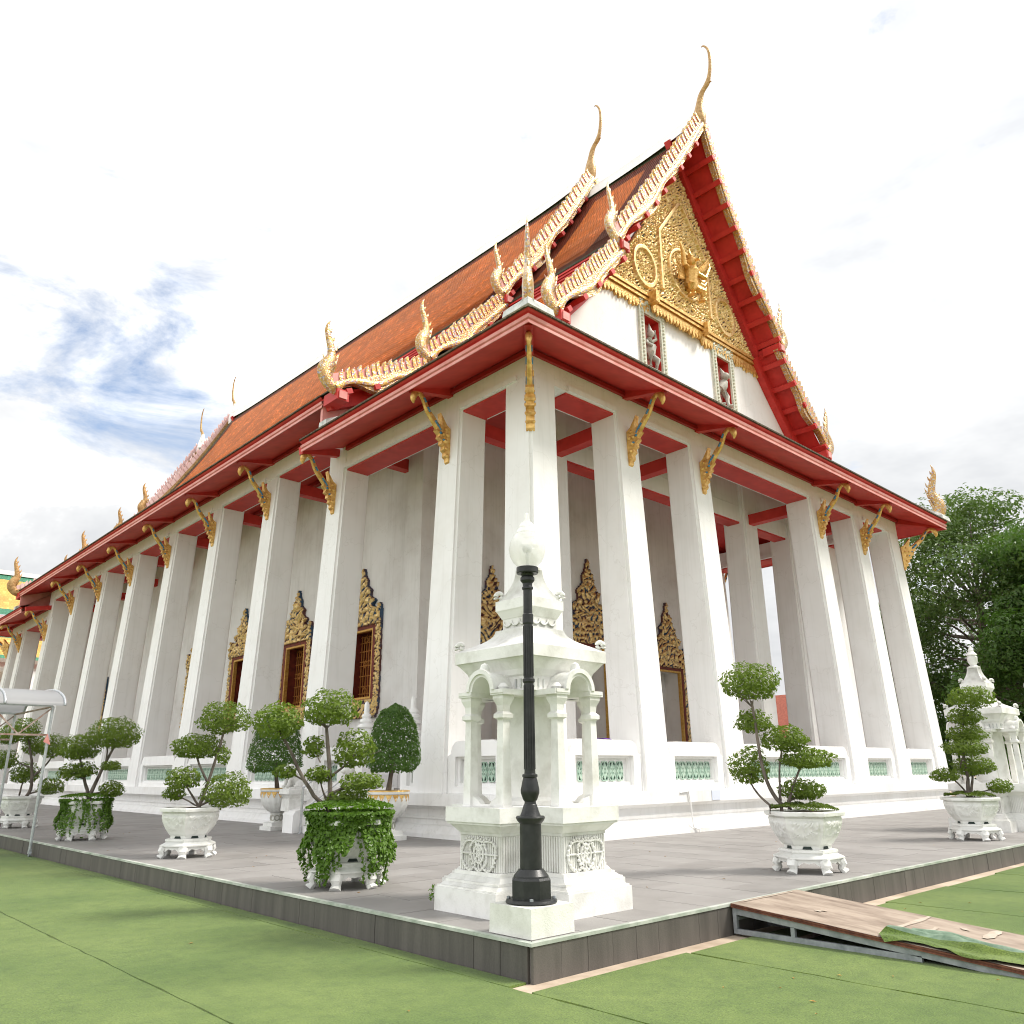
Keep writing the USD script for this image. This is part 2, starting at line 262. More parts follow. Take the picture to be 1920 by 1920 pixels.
paint('bare_concrete', (0.33, 0.25, 0.18), (0.54, 0.44, 0.34), 0.8, 1.6, 0.3, 40, detail=9)
paint('edge_trim', (0.26, 0.31, 0.25), (0.56, 0.58, 0.53), 0.5, 3.0, 0.1, 40)
paint('leaf_litter', (0.30, 0.13, 0.03), (0.55, 0.36, 0.10), 0.7, 30.0)
paint('hall_wall', (0.62, 0.57, 0.50), (0.74, 0.70, 0.64), 0.7, 0.6)
paint('rose_stucco', (0.66, 0.42, 0.42), (0.78, 0.60, 0.58), 0.6, 2.0)
def stone(name, c1, c2, joint=0.0, streak=(1, 1, 1), rough=0.6, lo=0.3, hi=0.7):
    return mat(name, {'tc': ('texture_coordinate', {}), 'mp': ('mapping', {'mapping_type': 'point', 'scale': streak}), 'n': ('noise_texture', {'scale': 1.3, 'detail': 8.0, 'roughness': 0.65}),
        'n2': ('noise_texture', {'scale': 90.0, 'detail': 2.0}), 'r': ('rgb_ramp', {'ramp': [(lo, c1), (hi, c2)]}), 'r2': ('rgb_ramp', {'ramp': [(0.3, (0.86, 0.86, 0.86)), (0.7, (1.1, 1.1, 1.1))]}),
        'g': ('geometry', {}), 'ir': ('rgb_ramp', {'ramp': [(0, (0.86, 0.86, 0.87)), (1, (1.08, 1.07, 1.05))]}), 'm': ('mix', {'mix_type': 'multiply', 'fac': 1.0}), 'm2': ('mix', {'mix_type': 'multiply', 'fac': 1.0}),
        'bp': ('bump', {'strength': 0.25, 'distance': 0.004}), 'p': ('principled_bsdf', {'roughness': rough})},
        [('tc.object', 'mp.vector'), ('mp.vector', 'n.vector'), ('n.fac', 'r.fac'), ('tc.object', 'n2.vector'), ('n2.fac', 'r2.fac'), ('r.color', 'm.color1'), ('r2.color', 'm.color2'), ('g.random_per_island', 'ir.fac'),
         ('m.color', 'm2.color1'), ('ir.color', 'm2.color2'), ('m2.color', 'p.base_color'), ('n2.fac', 'bp.height'), ('bp.normal', 'p.normal')])
stone('paving', (0.25, 0.236, 0.222), (0.335, 0.318, 0.302))
stone('paving_b', (0.23, 0.217, 0.204), (0.32, 0.303, 0.287))
stone('paving_c', (0.265, 0.25, 0.236), (0.35, 0.334, 0.318))
stone('kerb_stone', (0.075, 0.068, 0.06), (0.15, 0.135, 0.12), streak=(3, 3, 0.35), rough=0.55)
stone('kerb_stone_b', (0.06, 0.055, 0.05), (0.13, 0.118, 0.105), streak=(4, 4, 0.3), rough=0.55)
stone('grout', (0.34, 0.32, 0.295), (0.44, 0.42, 0.39))
mat('turf', {'tc': ('texture_coordinate', {}), 'n1': ('noise_texture', {'scale': 0.55, 'detail': 5.0}), 'n2': ('noise_texture', {'scale': 70.0, 'detail': 3.0, 'roughness': 0.7}), 'n3': ('noise_texture', {'scale': 5.0, 'detail': 7.0, 'roughness': 0.7}),
    'r1': ('rgb_ramp', {'ramp': [(0.33, (0.078, 0.135, 0.020)), (0.70, (0.138, 0.196, 0.042))]}), 'r2': ('rgb_ramp', {'ramp': [(0.28, (0.42, 0.45, 0.4)), (0.5, (1.0, 1.0, 1.0)), (0.75, (1.5, 1.45, 1.4))]}), 'r3': ('rgb_ramp', {'ramp': [(0.28, (0.72, 0.76, 0.74)), (0.5, (1.0, 1.0, 1.0)), (0.74, (1.2, 1.14, 1.2))]}),
    'm': ('mix', {'mix_type': 'multiply', 'fac': 1.0}), 'm2': ('mix', {'mix_type': 'multiply', 'fac': 1.0}), 'bp': ('bump', {'strength': 0.7, 'distance': 0.015}), 'p': ('principled_bsdf', {'roughness': 0.85, 'specular_ior_level': 0.2, 'sheen_weight': 0.15})},
    [('tc.object', 'n1.vector'), ('tc.object', 'n2.vector'), ('tc.object', 'n3.vector'), ('n1.fac', 'r1.fac'), ('n2.fac', 'r2.fac'), ('n3.fac', 'r3.fac'), ('r1.color', 'm.color1'), ('r2.color', 'm.color2'), ('m.color', 'm2.color1'), ('r3.color', 'm2.color2'),
     ('m2.color', 'p.base_color'), ('n2.fac', 'bp.height'), ('bp.normal', 'p.normal')])
paint('turf_back', (0.10, 0.17, 0.11), (0.22, 0.30, 0.22), 0.8, 10.0, 0.5, 60)
def leafmat(name, ramp):
    return mat(name, {'g': ('geometry', {}), 'r': ('rgb_ramp', {'ramp': ramp}), 'p': ('principled_bsdf', {'roughness': 0.42, 'specular_ior_level': 0.45}), 't': ('translucent_bsdf', {}),
        'tm': ('mix', {'mix_type': 'multiply', 'fac': 1.0, 'color2': (1.3, 1.5, 0.6)}), 'mx': ('mix_closure', {'fac': 0.3})},
        [('g.random_per_island', 'r.fac'), ('r.color', 'p.base_color'), ('r.color', 'tm.color1'), ('tm.color', 't.color'), ('p.BSDF', 'mx.closure1'), ('t.BSDF', 'mx.closure2')], surface='mx.closure')
leafmat('leaf_topiary', [(0, (0.143, 0.206, 0.025)), (0.4, (0.239, 0.328, 0.039)), (0.8, (0.398, 0.462, 0.053)), (0.96, (0.540, 0.559, 0.078)), (1, (0.953, 0.316, 0.053))])
leafmat('leaf_urn', [(0, (0.082, 0.163, 0.026)), (0.6, (0.151, 0.255, 0.037)), (1, (0.246, 0.348, 0.056))])
leafmat('leaf_vine', [(0, (0.108, 0.206, 0.021)), (0.5, (0.216, 0.356, 0.039)), (1, (0.410, 0.544, 0.077))])
leafmat('leaf_tree', [(0, (0.077, 0.152, 0.029)), (0.55, (0.176, 0.289, 0.044)), (0.9, (0.351, 0.456, 0.070)), (0.985, (0.491, 0.547, 0.098)), (1, (1.404, 0.426, 0.049))])
leafmat('leaf_tree_b', [(0, (0.094, 0.155, 0.041)), (0.6, (0.203, 0.271, 0.058)), (1, (0.374, 0.440, 0.090))])
leafmat('moss', [(0, (0.120, 0.168, 0.026)), (0.7, (0.225, 0.266, 0.046)), (1, (0.420, 0.308, 0.091))])
mat('opal_globe', {'p': ('principled_bsdf', {'base_color': (0.85, 0.85, 0.83), 'roughness': 0.15}), 't': ('transparent_bsdf', {'color': (0.97, 0.97, 0.96)}), 'f': ('mix_closure', {'fac': 0.62}), 'tr': ('translucent_bsdf', {'color': (0.9, 0.9, 0.88)}), 'h': ('mix_closure', {'fac': 0.5})},
    [('p.BSDF', 'h.closure1'), ('tr.BSDF', 'h.closure2'), ('t.BSDF', 'f.closure1'), ('h.closure', 'f.closure2')], surface='f.closure')
mat('clear_glass', {'t': ('transparent_bsdf', {}), 'g': ('glossy_bsdf', {'roughness': 0.05}), 'fr': ('fresnel', {}), 'm': ('mix_closure', {})}, [('fr.fac', 'm.fac'), ('t.BSDF', 'm.closure1'), ('g.BSDF', 'm.closure2')], surface='m.closure')
mat('polycarbonate', {'p': ('principled_bsdf', {'base_color': (0.42, 0.42, 0.44), 'roughness': 0.35}), 't': ('translucent_bsdf', {'color': (0.5, 0.5, 0.52)}), 'm': ('mix_closure', {'fac': 0.4})}, [('p.BSDF', 'm.closure1'), ('t.BSDF', 'm.closure2')], surface='m.closure')
TREES = {
    'R': ((6.46, 0.79), [(-0.696, 2.663, 0.413, 0.293), (-0.626, 2.099, 0.27, 0.188), (-0.186, 1.851, 0.345, 0.195), (0.122, 1.561, 0.376, 0.158), (-0.691, 1.428, 0.293, 0.293), (0.068, 1.103, 0.33, 0.158)],
          [[(-0.326, 0.932, 0.034), (-0.553, 1.366, 0.026), (-0.63, 1.894, 0.023), (-0.703, 2.412, 0.019)], [(-0.328, 0.985, 0.023), (-0.295, 1.441, 0.015), (-0.221, 1.75, 0.011)], [(-0.21, 0.969, 0.023), (0.009, 1.423, 0.015), (0.118, 1.53, 0.011)], [(-0.495, 0.911, 0.019), (-0.659, 1.108, 0.015), (-0.705, 1.29, 0.011)], [(-0.187, 0.962, 0.015), (0.065, 1.073, 0.011)]]),
    '5': ((0.86, 4.35), [(-0.376, 2.255, 0.387, 0.258), (-0.986, 2.064, 0.326, 0.245), (-0.026, 1.702, 0.285, 0.272), (-0.571, 1.741, 0.163, 0.15), (-0.445, 1.384, 0.177, 0.116), (0.171, 1.284, 0.279, 0.116), (-0.043, 1.087, 0.292, 0.116), (-0.899, 1.422, 0.15, 0.095)],
          [[(-0.28, 0.959, 0.037), (-0.305, 1.356, 0.031), (-0.367, 1.761, 0.027), (-0.415, 2.046, 0.02)], [(-0.318, 0.987, 0.031), (-0.614, 1.302, 0.024), (-0.877, 1.793, 0.02), (-1.021, 1.943, 0.014)], [(-0.299, 1.369, 0.02), (-0.202, 1.452, 0.017), (-0.043, 1.618, 0.01)], [(-0.291, 1.136, 0.02), (-0.059, 1.237, 0.014), (0.157, 1.27, 0.01)], [(-0.614, 1.302, 0.014), (-0.757, 1.379, 0.01), (-0.884, 1.415, 0.007)], [(-0.321, 1.034, 0.017), (-0.409, 1.274, 0.01), (-0.443, 1.356, 0.007)], [(-0.441, 1.551, 0.01), (-0.539, 1.692, 0.007)]]),
    '4': ((0.98, 9.82), [(0.368, 2.372, 0.45, 0.321), (-0.097, 1.875, 0.459, 0.23), (0.546, 1.699, 0.129, 0.156), (-0.151, 1.309, 0.303, 0.202), (0.609, 1.073, 0.432, 0.321), (-0.414, 1.052, 0.202, 0.138)],
          [[(0.119, 0.828, 0.037), (0.242, 1.307, 0.028), (0.37, 1.967, 0.023), (0.368, 2.275, 0.018)], [(0.227, 1.27, 0.023), (-0.023, 1.656, 0.018), (-0.091, 1.817, 0.014)], [(0.117, 0.846, 0.023), (-0.122, 1.235, 0.014)], [(0.136, 0.846, 0.023), (0.563, 1.045, 0.014)], [(0.097, 0.846, 0.018), (-0.363, 1.033, 0.009)]]),
    '3': ((0.87, 15.5), [(0.508, 2.267, 0.577, 0.369), (-0.363, 1.972, 0.45, 0.312), (-0.366, 1.437, 0.254, 0.196), (0.519, 1.056, 0.277, 0.196), (0.567, 1.584, 0.219, 0.115), (-0.127, 1.494, 0.289, 0.173)],
          [[(0.023, 0.919, 0.046), (-0.18, 1.435, 0.029), (-0.344, 1.852, 0.023)], [(0.048, 0.919, 0.046), (0.299, 1.55, 0.035), (0.542, 2.026, 0.023)], [(0.29, 1.527, 0.023), (0.35, 1.883, 0.017), (0.312, 2.148, 0.017)], [(0.077, 0.965, 0.023), (0.495, 1.056, 0.012)], [(-0.121, 1.294, 0.017), (-0.341, 1.436, 0.012)]]),
    '2': ((0.95, 21.55), [(-0.056, 2.593, 0.382, 0.339), (-0.729, 2.479, 0.311, 0.297), (-0.556, 1.785, 0.311, 0.283), (-0.155, 1.419, 0.382, 0.311), (0.79, 2.143, 0.339, 0.353), (0.742, 1.054, 0.353, 0.24), (0.063, 2.177, 0.353, 0.311)],
          [[(0.144, 0.844, 0.049), (0.221, 1.446, 0.042), (0.05, 2.251, 0.028), (-0.04, 2.504, 0.021)], [(0.233, 1.373, 0.035), (0.667, 1.777, 0.021), (0.774, 2.055, 0.014)], [(0.139, 0.872, 0.028), (0.715, 1.04, 0.014)], [(-0.072, 0.873, 0.028), (-0.162, 1.376, 0.014)], [(0.165, 1.591, 0.021), (-0.498, 1.887, 0.014), (-0.671, 2.33, 0.014)]]),
    'RR': ((13.9, 1.0), [(0.289, 2.837, 0.433, 0.243), (0.246, 2.465, 0.348, 0.2), (0.18, 2.097, 0.39, 0.2), (-0.021, 1.801, 0.422, 0.179), (0.277, 1.428, 0.422, 0.211), (-0.489, 1.26, 0.285, 0.148), (0.644, 1.028, 0.232, 0.148)],
          [[(-0.009, 0.904, 0.042), (0.05, 1.365, 0.032), (0.08, 1.855, 0.021), (0.253, 2.634, 0.016)], [(0.051, 0.925, 0.032), (0.256, 1.309, 0.021)], [(-0.051, 0.926, 0.021), (-0.248, 1.151, 0.016), (-0.457, 1.249, 0.011)], [(0.11, 0.882, 0.016), (0.606, 1.007, 0.011)], [(-0.088, 1.42, 0.016), (-0.053, 1.746, 0.011)]]),
    'u1': ((5.4, 15.0), [(-0.152, 2.012, 0.69, 0.995)],
          [[(-0.145, 1.069, 0.053), (-0.155, 1.537, 0.046)]]),
    'u2': ((5.4, 10.0), [(0.121, 2.014, 0.578, 0.756)],
          [[(0.003, 1.077, 0.044), (0.034, 1.503, 0.039)]]),
}
# ------------------------------------------------------------------ ground, lawn, platform
rng = np.random.default_rng(7)
ZT = -0.30
def sheet(mb, x0, x1, y0, y1, z, step=None, edge=0.0, seed=0):
    nx = max(2, int((x1 - x0) / step) + 1) if step else 2; ny = max(2, int((y1 - y0) / step) + 1) if step else 2
    X, Y = np.meshgrid(np.linspace(x0, x1, nx), np.linspace(y0, y1, ny), indexing='ij')
    return mb.grid(np.stack([X, Y, np.full_like(X, z)], -1))
g = MB(); sheet(g, -400, 400, -400, 400, ZT - 0.02)
obj('ground', g, 'bare_concrete', kind='structure', label='bare beige concrete under and around the artificial turf')
lawn = thing('lawn', 'pale green artificial turf laid in strips around the stone platform', None, (0, 0, ZT), kind='structure'); ORG['/World/lawn'] = np.array([0, 0, ZT])
def turf_strip(x0, x1, y0, y1, wob=0.012):
    n = min(240, int((y1 - y0) / 0.12) + 2); ys = np.linspace(y0, y1, n)
    if y1 - y0 > 28: ys = np.concatenate([np.linspace(y0, max(y0, -6), 12)[:-1], np.linspace(max(y0, -6), 8, 130), np.linspace(8, y1, 30)[1:]]) if y1 > 10 else np.concatenate([np.linspace(y0, -9, 12)[:-1], np.linspace(-9, y1, 100)])
    a = x0 + (meshkit.noise(np.stack([ys * 5, ys * 0 + x0 * 7, ys * 0], -1)) - 0.5) * wob * 2
    b = x1 + (meshkit.noise(np.stack([ys * 5, ys * 0 + x1 * 9, ys * 0 + 5], -1)) - 0.5) * wob * 2
    top = ZT + 0.004 * meshkit.noise(np.stack([ys * 2, ys * 0, ys * 0], -1))
    P = np.stack([np.stack([a, ys, ys * 0 + ZT - 0.018], -1), np.stack([a + 0.004, ys, top], -1), np.stack([(a + b) / 2, ys, top + 0.002], -1), np.stack([b - 0.004, ys, top], -1), np.stack([b, ys, ys * 0 + ZT - 0.018], -1)], 0)
    m = MB(); m.grid(P.transpose(1, 0, 2)[::-1]);
    e = P[:, -1]; m.grid(np.stack([e, e * [1, 1, 1] + [0, 0.003, -0.02]], 0)); e = P[:, 0]; m.grid(np.stack([e, e + [0, -0.003, -0.02]], 0)[::-1])
    return m
lx = [-40, -30, -20, -16.5, -14.1, -11.7, -9.3, -7.0, -4.68, -2.38, -0.255]
for a, b in zip(lx[:-1], lx[1:]): obj('turf_strip', turf_strip(a + 0.006, b - 0.006 if b < -0.3 else -0.262, -40, 90), 'turf', lawn)
obj('turf_strip', turf_strip(-0.25, -0.035, 0.03, 90, 0.008), 'turf', lawn)
rx = [-0.255, 1.92, 4.12, 6.45, 8.62, 10.85, 13.1, 15.3, 17.5, 19.8, 24, 30, 45]
for i, (a, b) in enumerate(zip(rx[:-1], rx[1:])): obj('turf_strip', turf_strip(a + 0.009, b - 0.009, -40, -0.24 - 0.09 * ((i * 37) % 5) / 5, 0.014), 'turf', lawn)

PX, PY = 35.28, 63.4
plat = world_thing('platform', 'low grey stone platform paved with slabs around the white temple', None, (PX / 2, PY / 2, ZT), kind='structure')
obj('platform_core', MB().box(0.02, PX - 0.02, 0.02, PY - 0.02, ZT - 0.02, -0.014), 'grout', plat)
rest = MB(); cnt = 0; rr = random.Random(3)
def slab(poly, mb):
    poly = poly.buffer(-0.0035, join_style=2)
    if poly.is_empty or poly.area < 0.01: return False
    h = rr.uniform(-0.0022, 0.0012)
    for gpoly in getattr(poly, 'geoms', [poly]): mb.plate(gpoly, (0, 0, 0), (1, 0, 0), (0, 1, 0), 0.012 + h, -0.012)
    return True
near = []
for zone in (0, 1):
    for i in range(0, 93 if zone == 0 else 52):
        for j in range(6):
            w, L = 0.675, 1.35; off = (i % 2) * 0.675 - 0.675 if True else 0
            a0, a1 = 0.035 + i * w, 0.035 + (i + 1) * w; b0, b1 = 0.035 + off + j * L, 0.035 + off + (j + 1) * L
            b0, b1 = max(b0, 0.035), min(b1, 6.62)
            if b1 - b0 < 0.02: continue
            r = sbox(b0, a0, b1, a1) if zone == 0 else sbox(a0, b0, a1, b1)
            tri = Polygon([(0, 0), (6.62, 6.62), (6.62, 70), (0, 70)]) if zone == 0 else Polygon([(0, 0), (70, 0), (70, 6.62), (6.62, 6.62)])
            r = r.intersection(tri).intersection(sbox(0.03, 0.03, PX - 0.03, PY - 0.03))
            if r.is_empty or r.geom_type != 'Polygon': continue
            near.append((math.hypot(r.centroid.x + 5.5, r.centroid.y + 5.6), r))
near.sort(key=lambda t: t[0])
for k, (d, r) in enumerate(near):
    if k < 298:
        m = MB()
        if slab(r, m): obj('paving_slab', m, ('paving', 'paving_b', 'paving_c')[rr.randrange(3)], plat)
    else: slab(r, rest)
rest.box(PX - 6.62, PX - 0.03, 6.7, PY - 0.03, -0.012, 0.0)
obj('paving', rest, 'paving', plat, kind='stuff')
# riser slabs and edge trim
far = MB(); s = 0.0; k = 0
while s < PX:
    w = 0.352; m = MB() if s < 14 else far; t = rr.uniform(-0.003, 0.003)
    m.box(s + 0.002, min(s + w, PX) - 0.002, -0.022 + t, 0.01, ZT - 0.02 + 0.0, -0.026)
    if s < 14: obj('riser_slab', m, 'kerb_stone', plat)
    s += w
s = 0.03
while s < PY:
    w = rr.choice([0.35, 0.35, 0.6, 0.9, 0.36]); m = MB() if s < 26 else far; t = rr.uniform(-0.003, 0.003)
    m.box(-0.022 + t, 0.01, s + 0.002, min(s + w, PY) - 0.002, ZT - 0.02, -0.026)
    if s < 26: obj('riser_slab', m, 'kerb_stone_b', plat)
    s += w
far.box(PX - 0.01, PX + 0.02, 0, PY, ZT - 0.02, -0.026)
obj('riser', far, 'kerb_stone', plat, kind='stuff')
s = -0.03; tr = []
for ax, L in ((0, PX), (1, PY)):
    s = -0.03
    while s < L:
        w = 1.25 if s > 0.5 else rr.uniform(1.2, 1.9); e = min(s + w, L); m = MB()
        if ax == 0: m.box(s + (0.0 if s > 0 else 0), e - 0.003, -0.032, 0.028, -0.026, 0.003)
        else: m.box(-0.032, 0.028, max(s, 0.0285), e - 0.003, -0.026, 0.003)
        tr.append(m); s = e
for m in tr[:60]: obj('edge_trim', m, 'edge_trim', plat)
lm = MB()
for k in range(90):
    x, y = (rr.uniform(-7, -0.1), rr.uniform(-1.5, 20)) if k % 2 else (rr.uniform(0.3, 9), rr.uniform(-4, -0.4))
    if k % 5 == 0: x, y = rr.uniform(0.2, 6), rr.uniform(2.5, 20)
    if k % 7 == 0: x, y = rr.uniform(2, 14), rr.uniform(0.3, 6)
    z = 0.004 if (x > 0 and y > 0) else ZT + 0.008
    a = rr.uniform(0, 6.3); l = rr.uniform(0.015, 0.035); c, q = math.cos(a) * l, math.sin(a) * l
    lm.add([(x - c, y - q, z), (x + q * .4, y - c * .4, z + 0.006), (x + c, y + q, z + 0.002), (x - q * .4, y + c * .4, z + 0.008)], [(0, 1, 2, 3)])
obj('fallen_leaves', lm, 'leaf_litter', kind='stuff', label='small dry leaves and blossom scattered on turf and paving')

# ------------------------------------------------------------------ the temple
XC, YM = 17.64, 31.7
def tdef(v):
    v = np.array(v, float); z = v[:, 2]
    a = np.clip(z / 10.8, 0, 1) * np.clip((21 - z) / 8, 0, 1); b = np.clip((z - 21) / 5, 0, 1)
    v[:, 2] += (v[:, 1] - 5.5) * (-0.0105 * a) + (v[:, 1] - 13.8) * 0.014 * b
    return v
T = world_thing('temple', 'tall white temple with square columns, red eaves and stacked orange roof with gilded gable', 'temple', (XC, YM, 0), deform=tdef)
mx = lambda x: 2 * XC - x
my = lambda y: 2 * YM - y
def ring(prof, x0, y0, mat_, name, parent=T, smooth=False):
    """profile of (inset, z) swept round the rectangle that starts at x0, y0"""
    m = MB(); P = []
    for ins, z in prof:
        a, b, c, d = x0 + ins, mx(x0) - ins, y0 + ins, my(y0) - ins
        P.append([(a, c, z), (b, c, z), (b, d, z), (a, d, z), (a, c, z)])
    P = np.array(P)
    for k in range(4): m.grid(P[:, k:k + 2])
    return obj(name, m, mat_, parent)
BX = 6.47
ring([(0, -0.014), (0, 0.085), (0.03, 0.10), (0.12, 0.25), (0.20, 0.28), (0.20, 0.37), (0.17, 0.40), (0.17, 0.43), (0.2, 0.45), (0.2, 0.60), (0.10, 0.66), (0.03, 0.68), (0.03, 0.94), (0.035, 0.95), (1.6, 0.952)], BX, BX, 'plaster_plinth', 'plinth')
obj('porch_floor', MB().box(7.9, mx(7.9), 7.9, my(7.9), 0.5, 0.95), 'paving_c', T)
# columns
LY = [7.1, 10.05, 15.75, 20.3, 24.85, 29.4, 33.95, 38.5, 43.05, 47.6, 53.35, 56.3]
FX = [7.1, 10.65, 14.05, mx(14.05), mx(10.65), mx(7.1)]
DM = 1.05
SB, ST = 0.52, 0.46                                                  # half sides at foot and head
LEAN = 0.34                                                          # outer columns lean inwards
def column(x, y, top, sb=SB, st=ST, nm='column', m_='plaster', lx=0.0, ly=0.0):
    m = MB(); ins = 0.05; q = 0.07                                   # rebated corners: a cross section with a step at each corner
    def sec(h):
        a, b = h, h - q
        return [(-b, -a), (b, -a), (b, -b - 0.02), (b + 0.02, -b), (a, -b), (a, b), (b + 0.02, b), (b, b + 0.02), (b, a), (-b, a), (-b, b + 0.02), (-b - 0.02, b), (-a, b), (-a, -b), (-b - 0.02, -b), (-b, -b - 0.02)]
    zs = [(0.951, sb), (1.6, sb), (top, st)]; P = np.array([[(x + u + lx * (z - 0.95) / 9.65, y + v + ly * (z - 0.95) / 9.65, z) for u, v in sec(h)] for z, h in zs]); n = P.shape[1]
    P = np.concatenate([P, P[:, :1]], 1); m.grid(P)
    return obj(nm, m, m_, T)
tops = {}
for i, y in enumerate(LY):
    mid = 2 <= i <= 9
    for x in (7.1, mx(7.1)): column(x, y, 10.62 + (DM if mid else 0), lx=LEAN if x < 9 else -LEAN, ly=LEAN if i == 0 else (-LEAN if i == 11 else 0))
for x in FX[1:-1]:
    column(x, 7.1, 10.62, ly=LEAN); column(x, my(7.1), 10.62, ly=-LEAN)
for x in FX[1:-1]:
    column(x, 10.05, 13.0, 0.5, 0.46); column(x, my(10.05), 13.0, 0.5, 0.46)
# architraves: white beam, cream moulding, red board under it
def beam(p, q, z0, hw=0.44):
    (xa, ya), (xb, yb) = p, q; m = MB(); r = MB(); c = MB(); e = 0.0
    if xa == xb:
        m.box(xa - hw, xa + hw, ya, yb, z0 + 0.003, z0 + 0.72); r.box(xa - hw + 0.06, xa + hw - 0.06, ya + 0.45, yb - 0.45, z0 - 0.05, z0 + 0.0)
        for s in (-1, 1): c.box(xa + s * (hw + 0.03) - 0.03, xa + s * (hw + 0.03) + 0.03, ya + 0.44, yb - 0.44, z0 + 0.01, z0 + 0.15)
    else:
        m.box(xa, xb, ya - hw, ya + hw, z0 + 0.003, z0 + 0.72); r.box(xa + 0.45, xb - 0.45, ya - hw + 0.06, ya + hw - 0.06, z0 - 0.05, z0 + 0.0)
        for s in (-1, 1): c.box(xa + 0.44, xb - 0.44, ya + s * (hw + 0.03) - 0.03, ya + s * (hw + 0.03) + 0.03, z0 + 0.01, z0 + 0.15)
    obj('architrave', m, 'plaster', T); obj('architrave_soffit', r, 'red_paint', T); obj('architrave_moulding', c, 'plaster', T)
BL = 7.44
for X in (BL, mx(BL)):
    for i in range(11):
        mid = 2 <= i <= 8; a = LY[i] if i else BL - 0.44; b = LY[i + 1] - 0.001 if i < 10 else my(BL) + 0.44
        beam((X, a + (0.001 if i else 0)), (X, b), 10.6 + (DM if mid else 0))
    for i in (2, 9): obj('column_cap', MB().box(X - 0.46, X + 0.46, LY[i] - 0.47, LY[i] + 0.47, 10.61, 12.37), 'plaster', T)
for Y in (BL, my(BL)):
    for i in range(5): beam((FX[i] + 0.001 if i else BL + 0.445, Y), (FX[i + 1] if i < 4 else mx(BL) - 0.445, Y), 10.6)
# tie beams to the wall and inner columns
ties = []
def tie(x0, x1, y0, y1, z): obj('tie_beam', MB().box(x0, x1, y0, y1, z, z + 0.38), 'red_paint', T)
for i, y in enumerate(LY):
    mid = 2 <= i <= 9
    if i in (0, 11): continue
    for s in (0, 1):
        a, b = (7.9, 9.72 if mid else 10.2) ; 
        if s: a, b = mx(b), mx(a)
        tie(a, b, y - 0.17, y + 0.17, 10.25 + (DM if mid else 0))
for x in FX[1:-1]: tie(x - 0.17, x + 0.17, 7.9, 9.6, 10.25)
for a, b in zip(FX[1:-1][:-1], FX[1:-1][1:]):                        # between the inner columns
    obj('architrave', MB().box(a + 0.45, b - 0.45, 9.75, 10.35, 10.35, 10.95), 'plaster', T); obj('architrave_soffit', MB().box(a + 0.46, b - 0.46, 9.8, 10.3, 10.28, 10.348), 'red_paint', T)
# eaves: low hipped skirts at both ends, higher skirt along the middle
EX = 5.54; YB0 = 14.4; YB1 = my(14.4)
def eave(path, z0, name, close=False):
    """path of (x, y, nx, ny) with outward miters; fascia mouldings, tile edge"""
    for nm, mt, prof in (('eave_moulding', 'red_pale', [(0.02, 0.0), (0.0, 0.0), (0.0, 0.07), (0.03, 0.085), (0.03, 0.10), (-0.015, 0.12), (-0.03, 0.19), (0.0, 0.205)]),
                         ('eave_fascia', 'red_paint', [(0.0, 0.206), (0.02, 0.215), (0.02, 0.25), (-0.03, 0.275), (-0.055, 0.31), (-0.055, 0.325), (0.2, 0.33)]),
                         ('eave_tile_edge', 'mossy_edge', [(0.05, 0.331), (-0.085, 0.325), (-0.09, 0.345), (-0.05, 0.385), (0.4, 0.51)])):
        P = np.array([[(x + nx * -o, y + ny * -o, z0 + z) for x, y, nx, ny in path] for o, z in prof]); m = MB()
        for k in range(P.shape[1] - 1): m.grid(P[:, k:k + 2])
        obj(nm, m, mt, T)
for f in (0, 1):
    Y = my if f else (lambda y: y)
    d = -1 if f else 1
    pth = [(EX, Y(15.5), -1, 0), (EX, Y(EX), -1, -d), (mx(EX), Y(EX), 1, -d), (mx(EX), Y(15.5), 1, 0)]
    if f: pth = pth[::-1]
    eave(pth, 10.83, 'front')
eave([(EX, YB1, -1, 0), (EX, YB0, -1, 0)], 11.93, 'side'); eave([(mx(EX), YB0, 1, 0), (mx(EX), YB1, 1, 0)], 11.93, 'side')
# scalloped tile ends along the visible eaves
sc = MB()
for k in range(int((mx(EX) - EX) / 0.16)): sc.box(EX + k * 0.16 + 0.012, EX + k * 0.16 + 0.148, EX - 0.11, EX - 0.088, 11.155, 11.20)
for k in range(int((15.5 - EX) / 0.16)): sc.box(EX - 0.11, EX - 0.088, EX + k * 0.16 + 0.012, EX + k * 0.16 + 0.148, 11.155, 11.20)
for k in range(int((YB1 - YB0) / 0.16)): sc.box(EX - 0.11, EX - 0.088, YB0 + k * 0.16 + 0.012, YB0 + k * 0.16 + 0.148, 12.255, 12.30)
obj('eave_tile_ends', sc, 'mossy_edge', T, kind='stuff')
# end boards where the raised skirt steps up
for Y in (YB0, YB1):
    for X, s in ((EX, 1), (mx(EX), -1)):
        y0, y1 = (Y + 0.02, Y + 0.14) if Y < 30 else (Y - 0.14, Y - 0.02)
        m = MB(); m.plate(Polygon([(0.05, 11.0), (1.7, 11.5), (3.4, 12.4), (3.4, 14.4), (1.7, 13.1), (0.05, 12.2)]), (X, y0, 0), (s, 0, 0), (0, 0, 1), 0.12, -0.12); obj('step_board', m, 'red_pale', T)
        obj('step_capping', MB().plate(Polygon([(-0.1, 11.16), (1.9, 12.25), (1.9, 12.40), (-0.1, 11.36)]), (X, y0 - 0.3 if Y < 30 else y1 + 0.3, 0), (s, 0, 0), (0, 0, 1), 0.4, -0.2), 'grey_mortar', T)
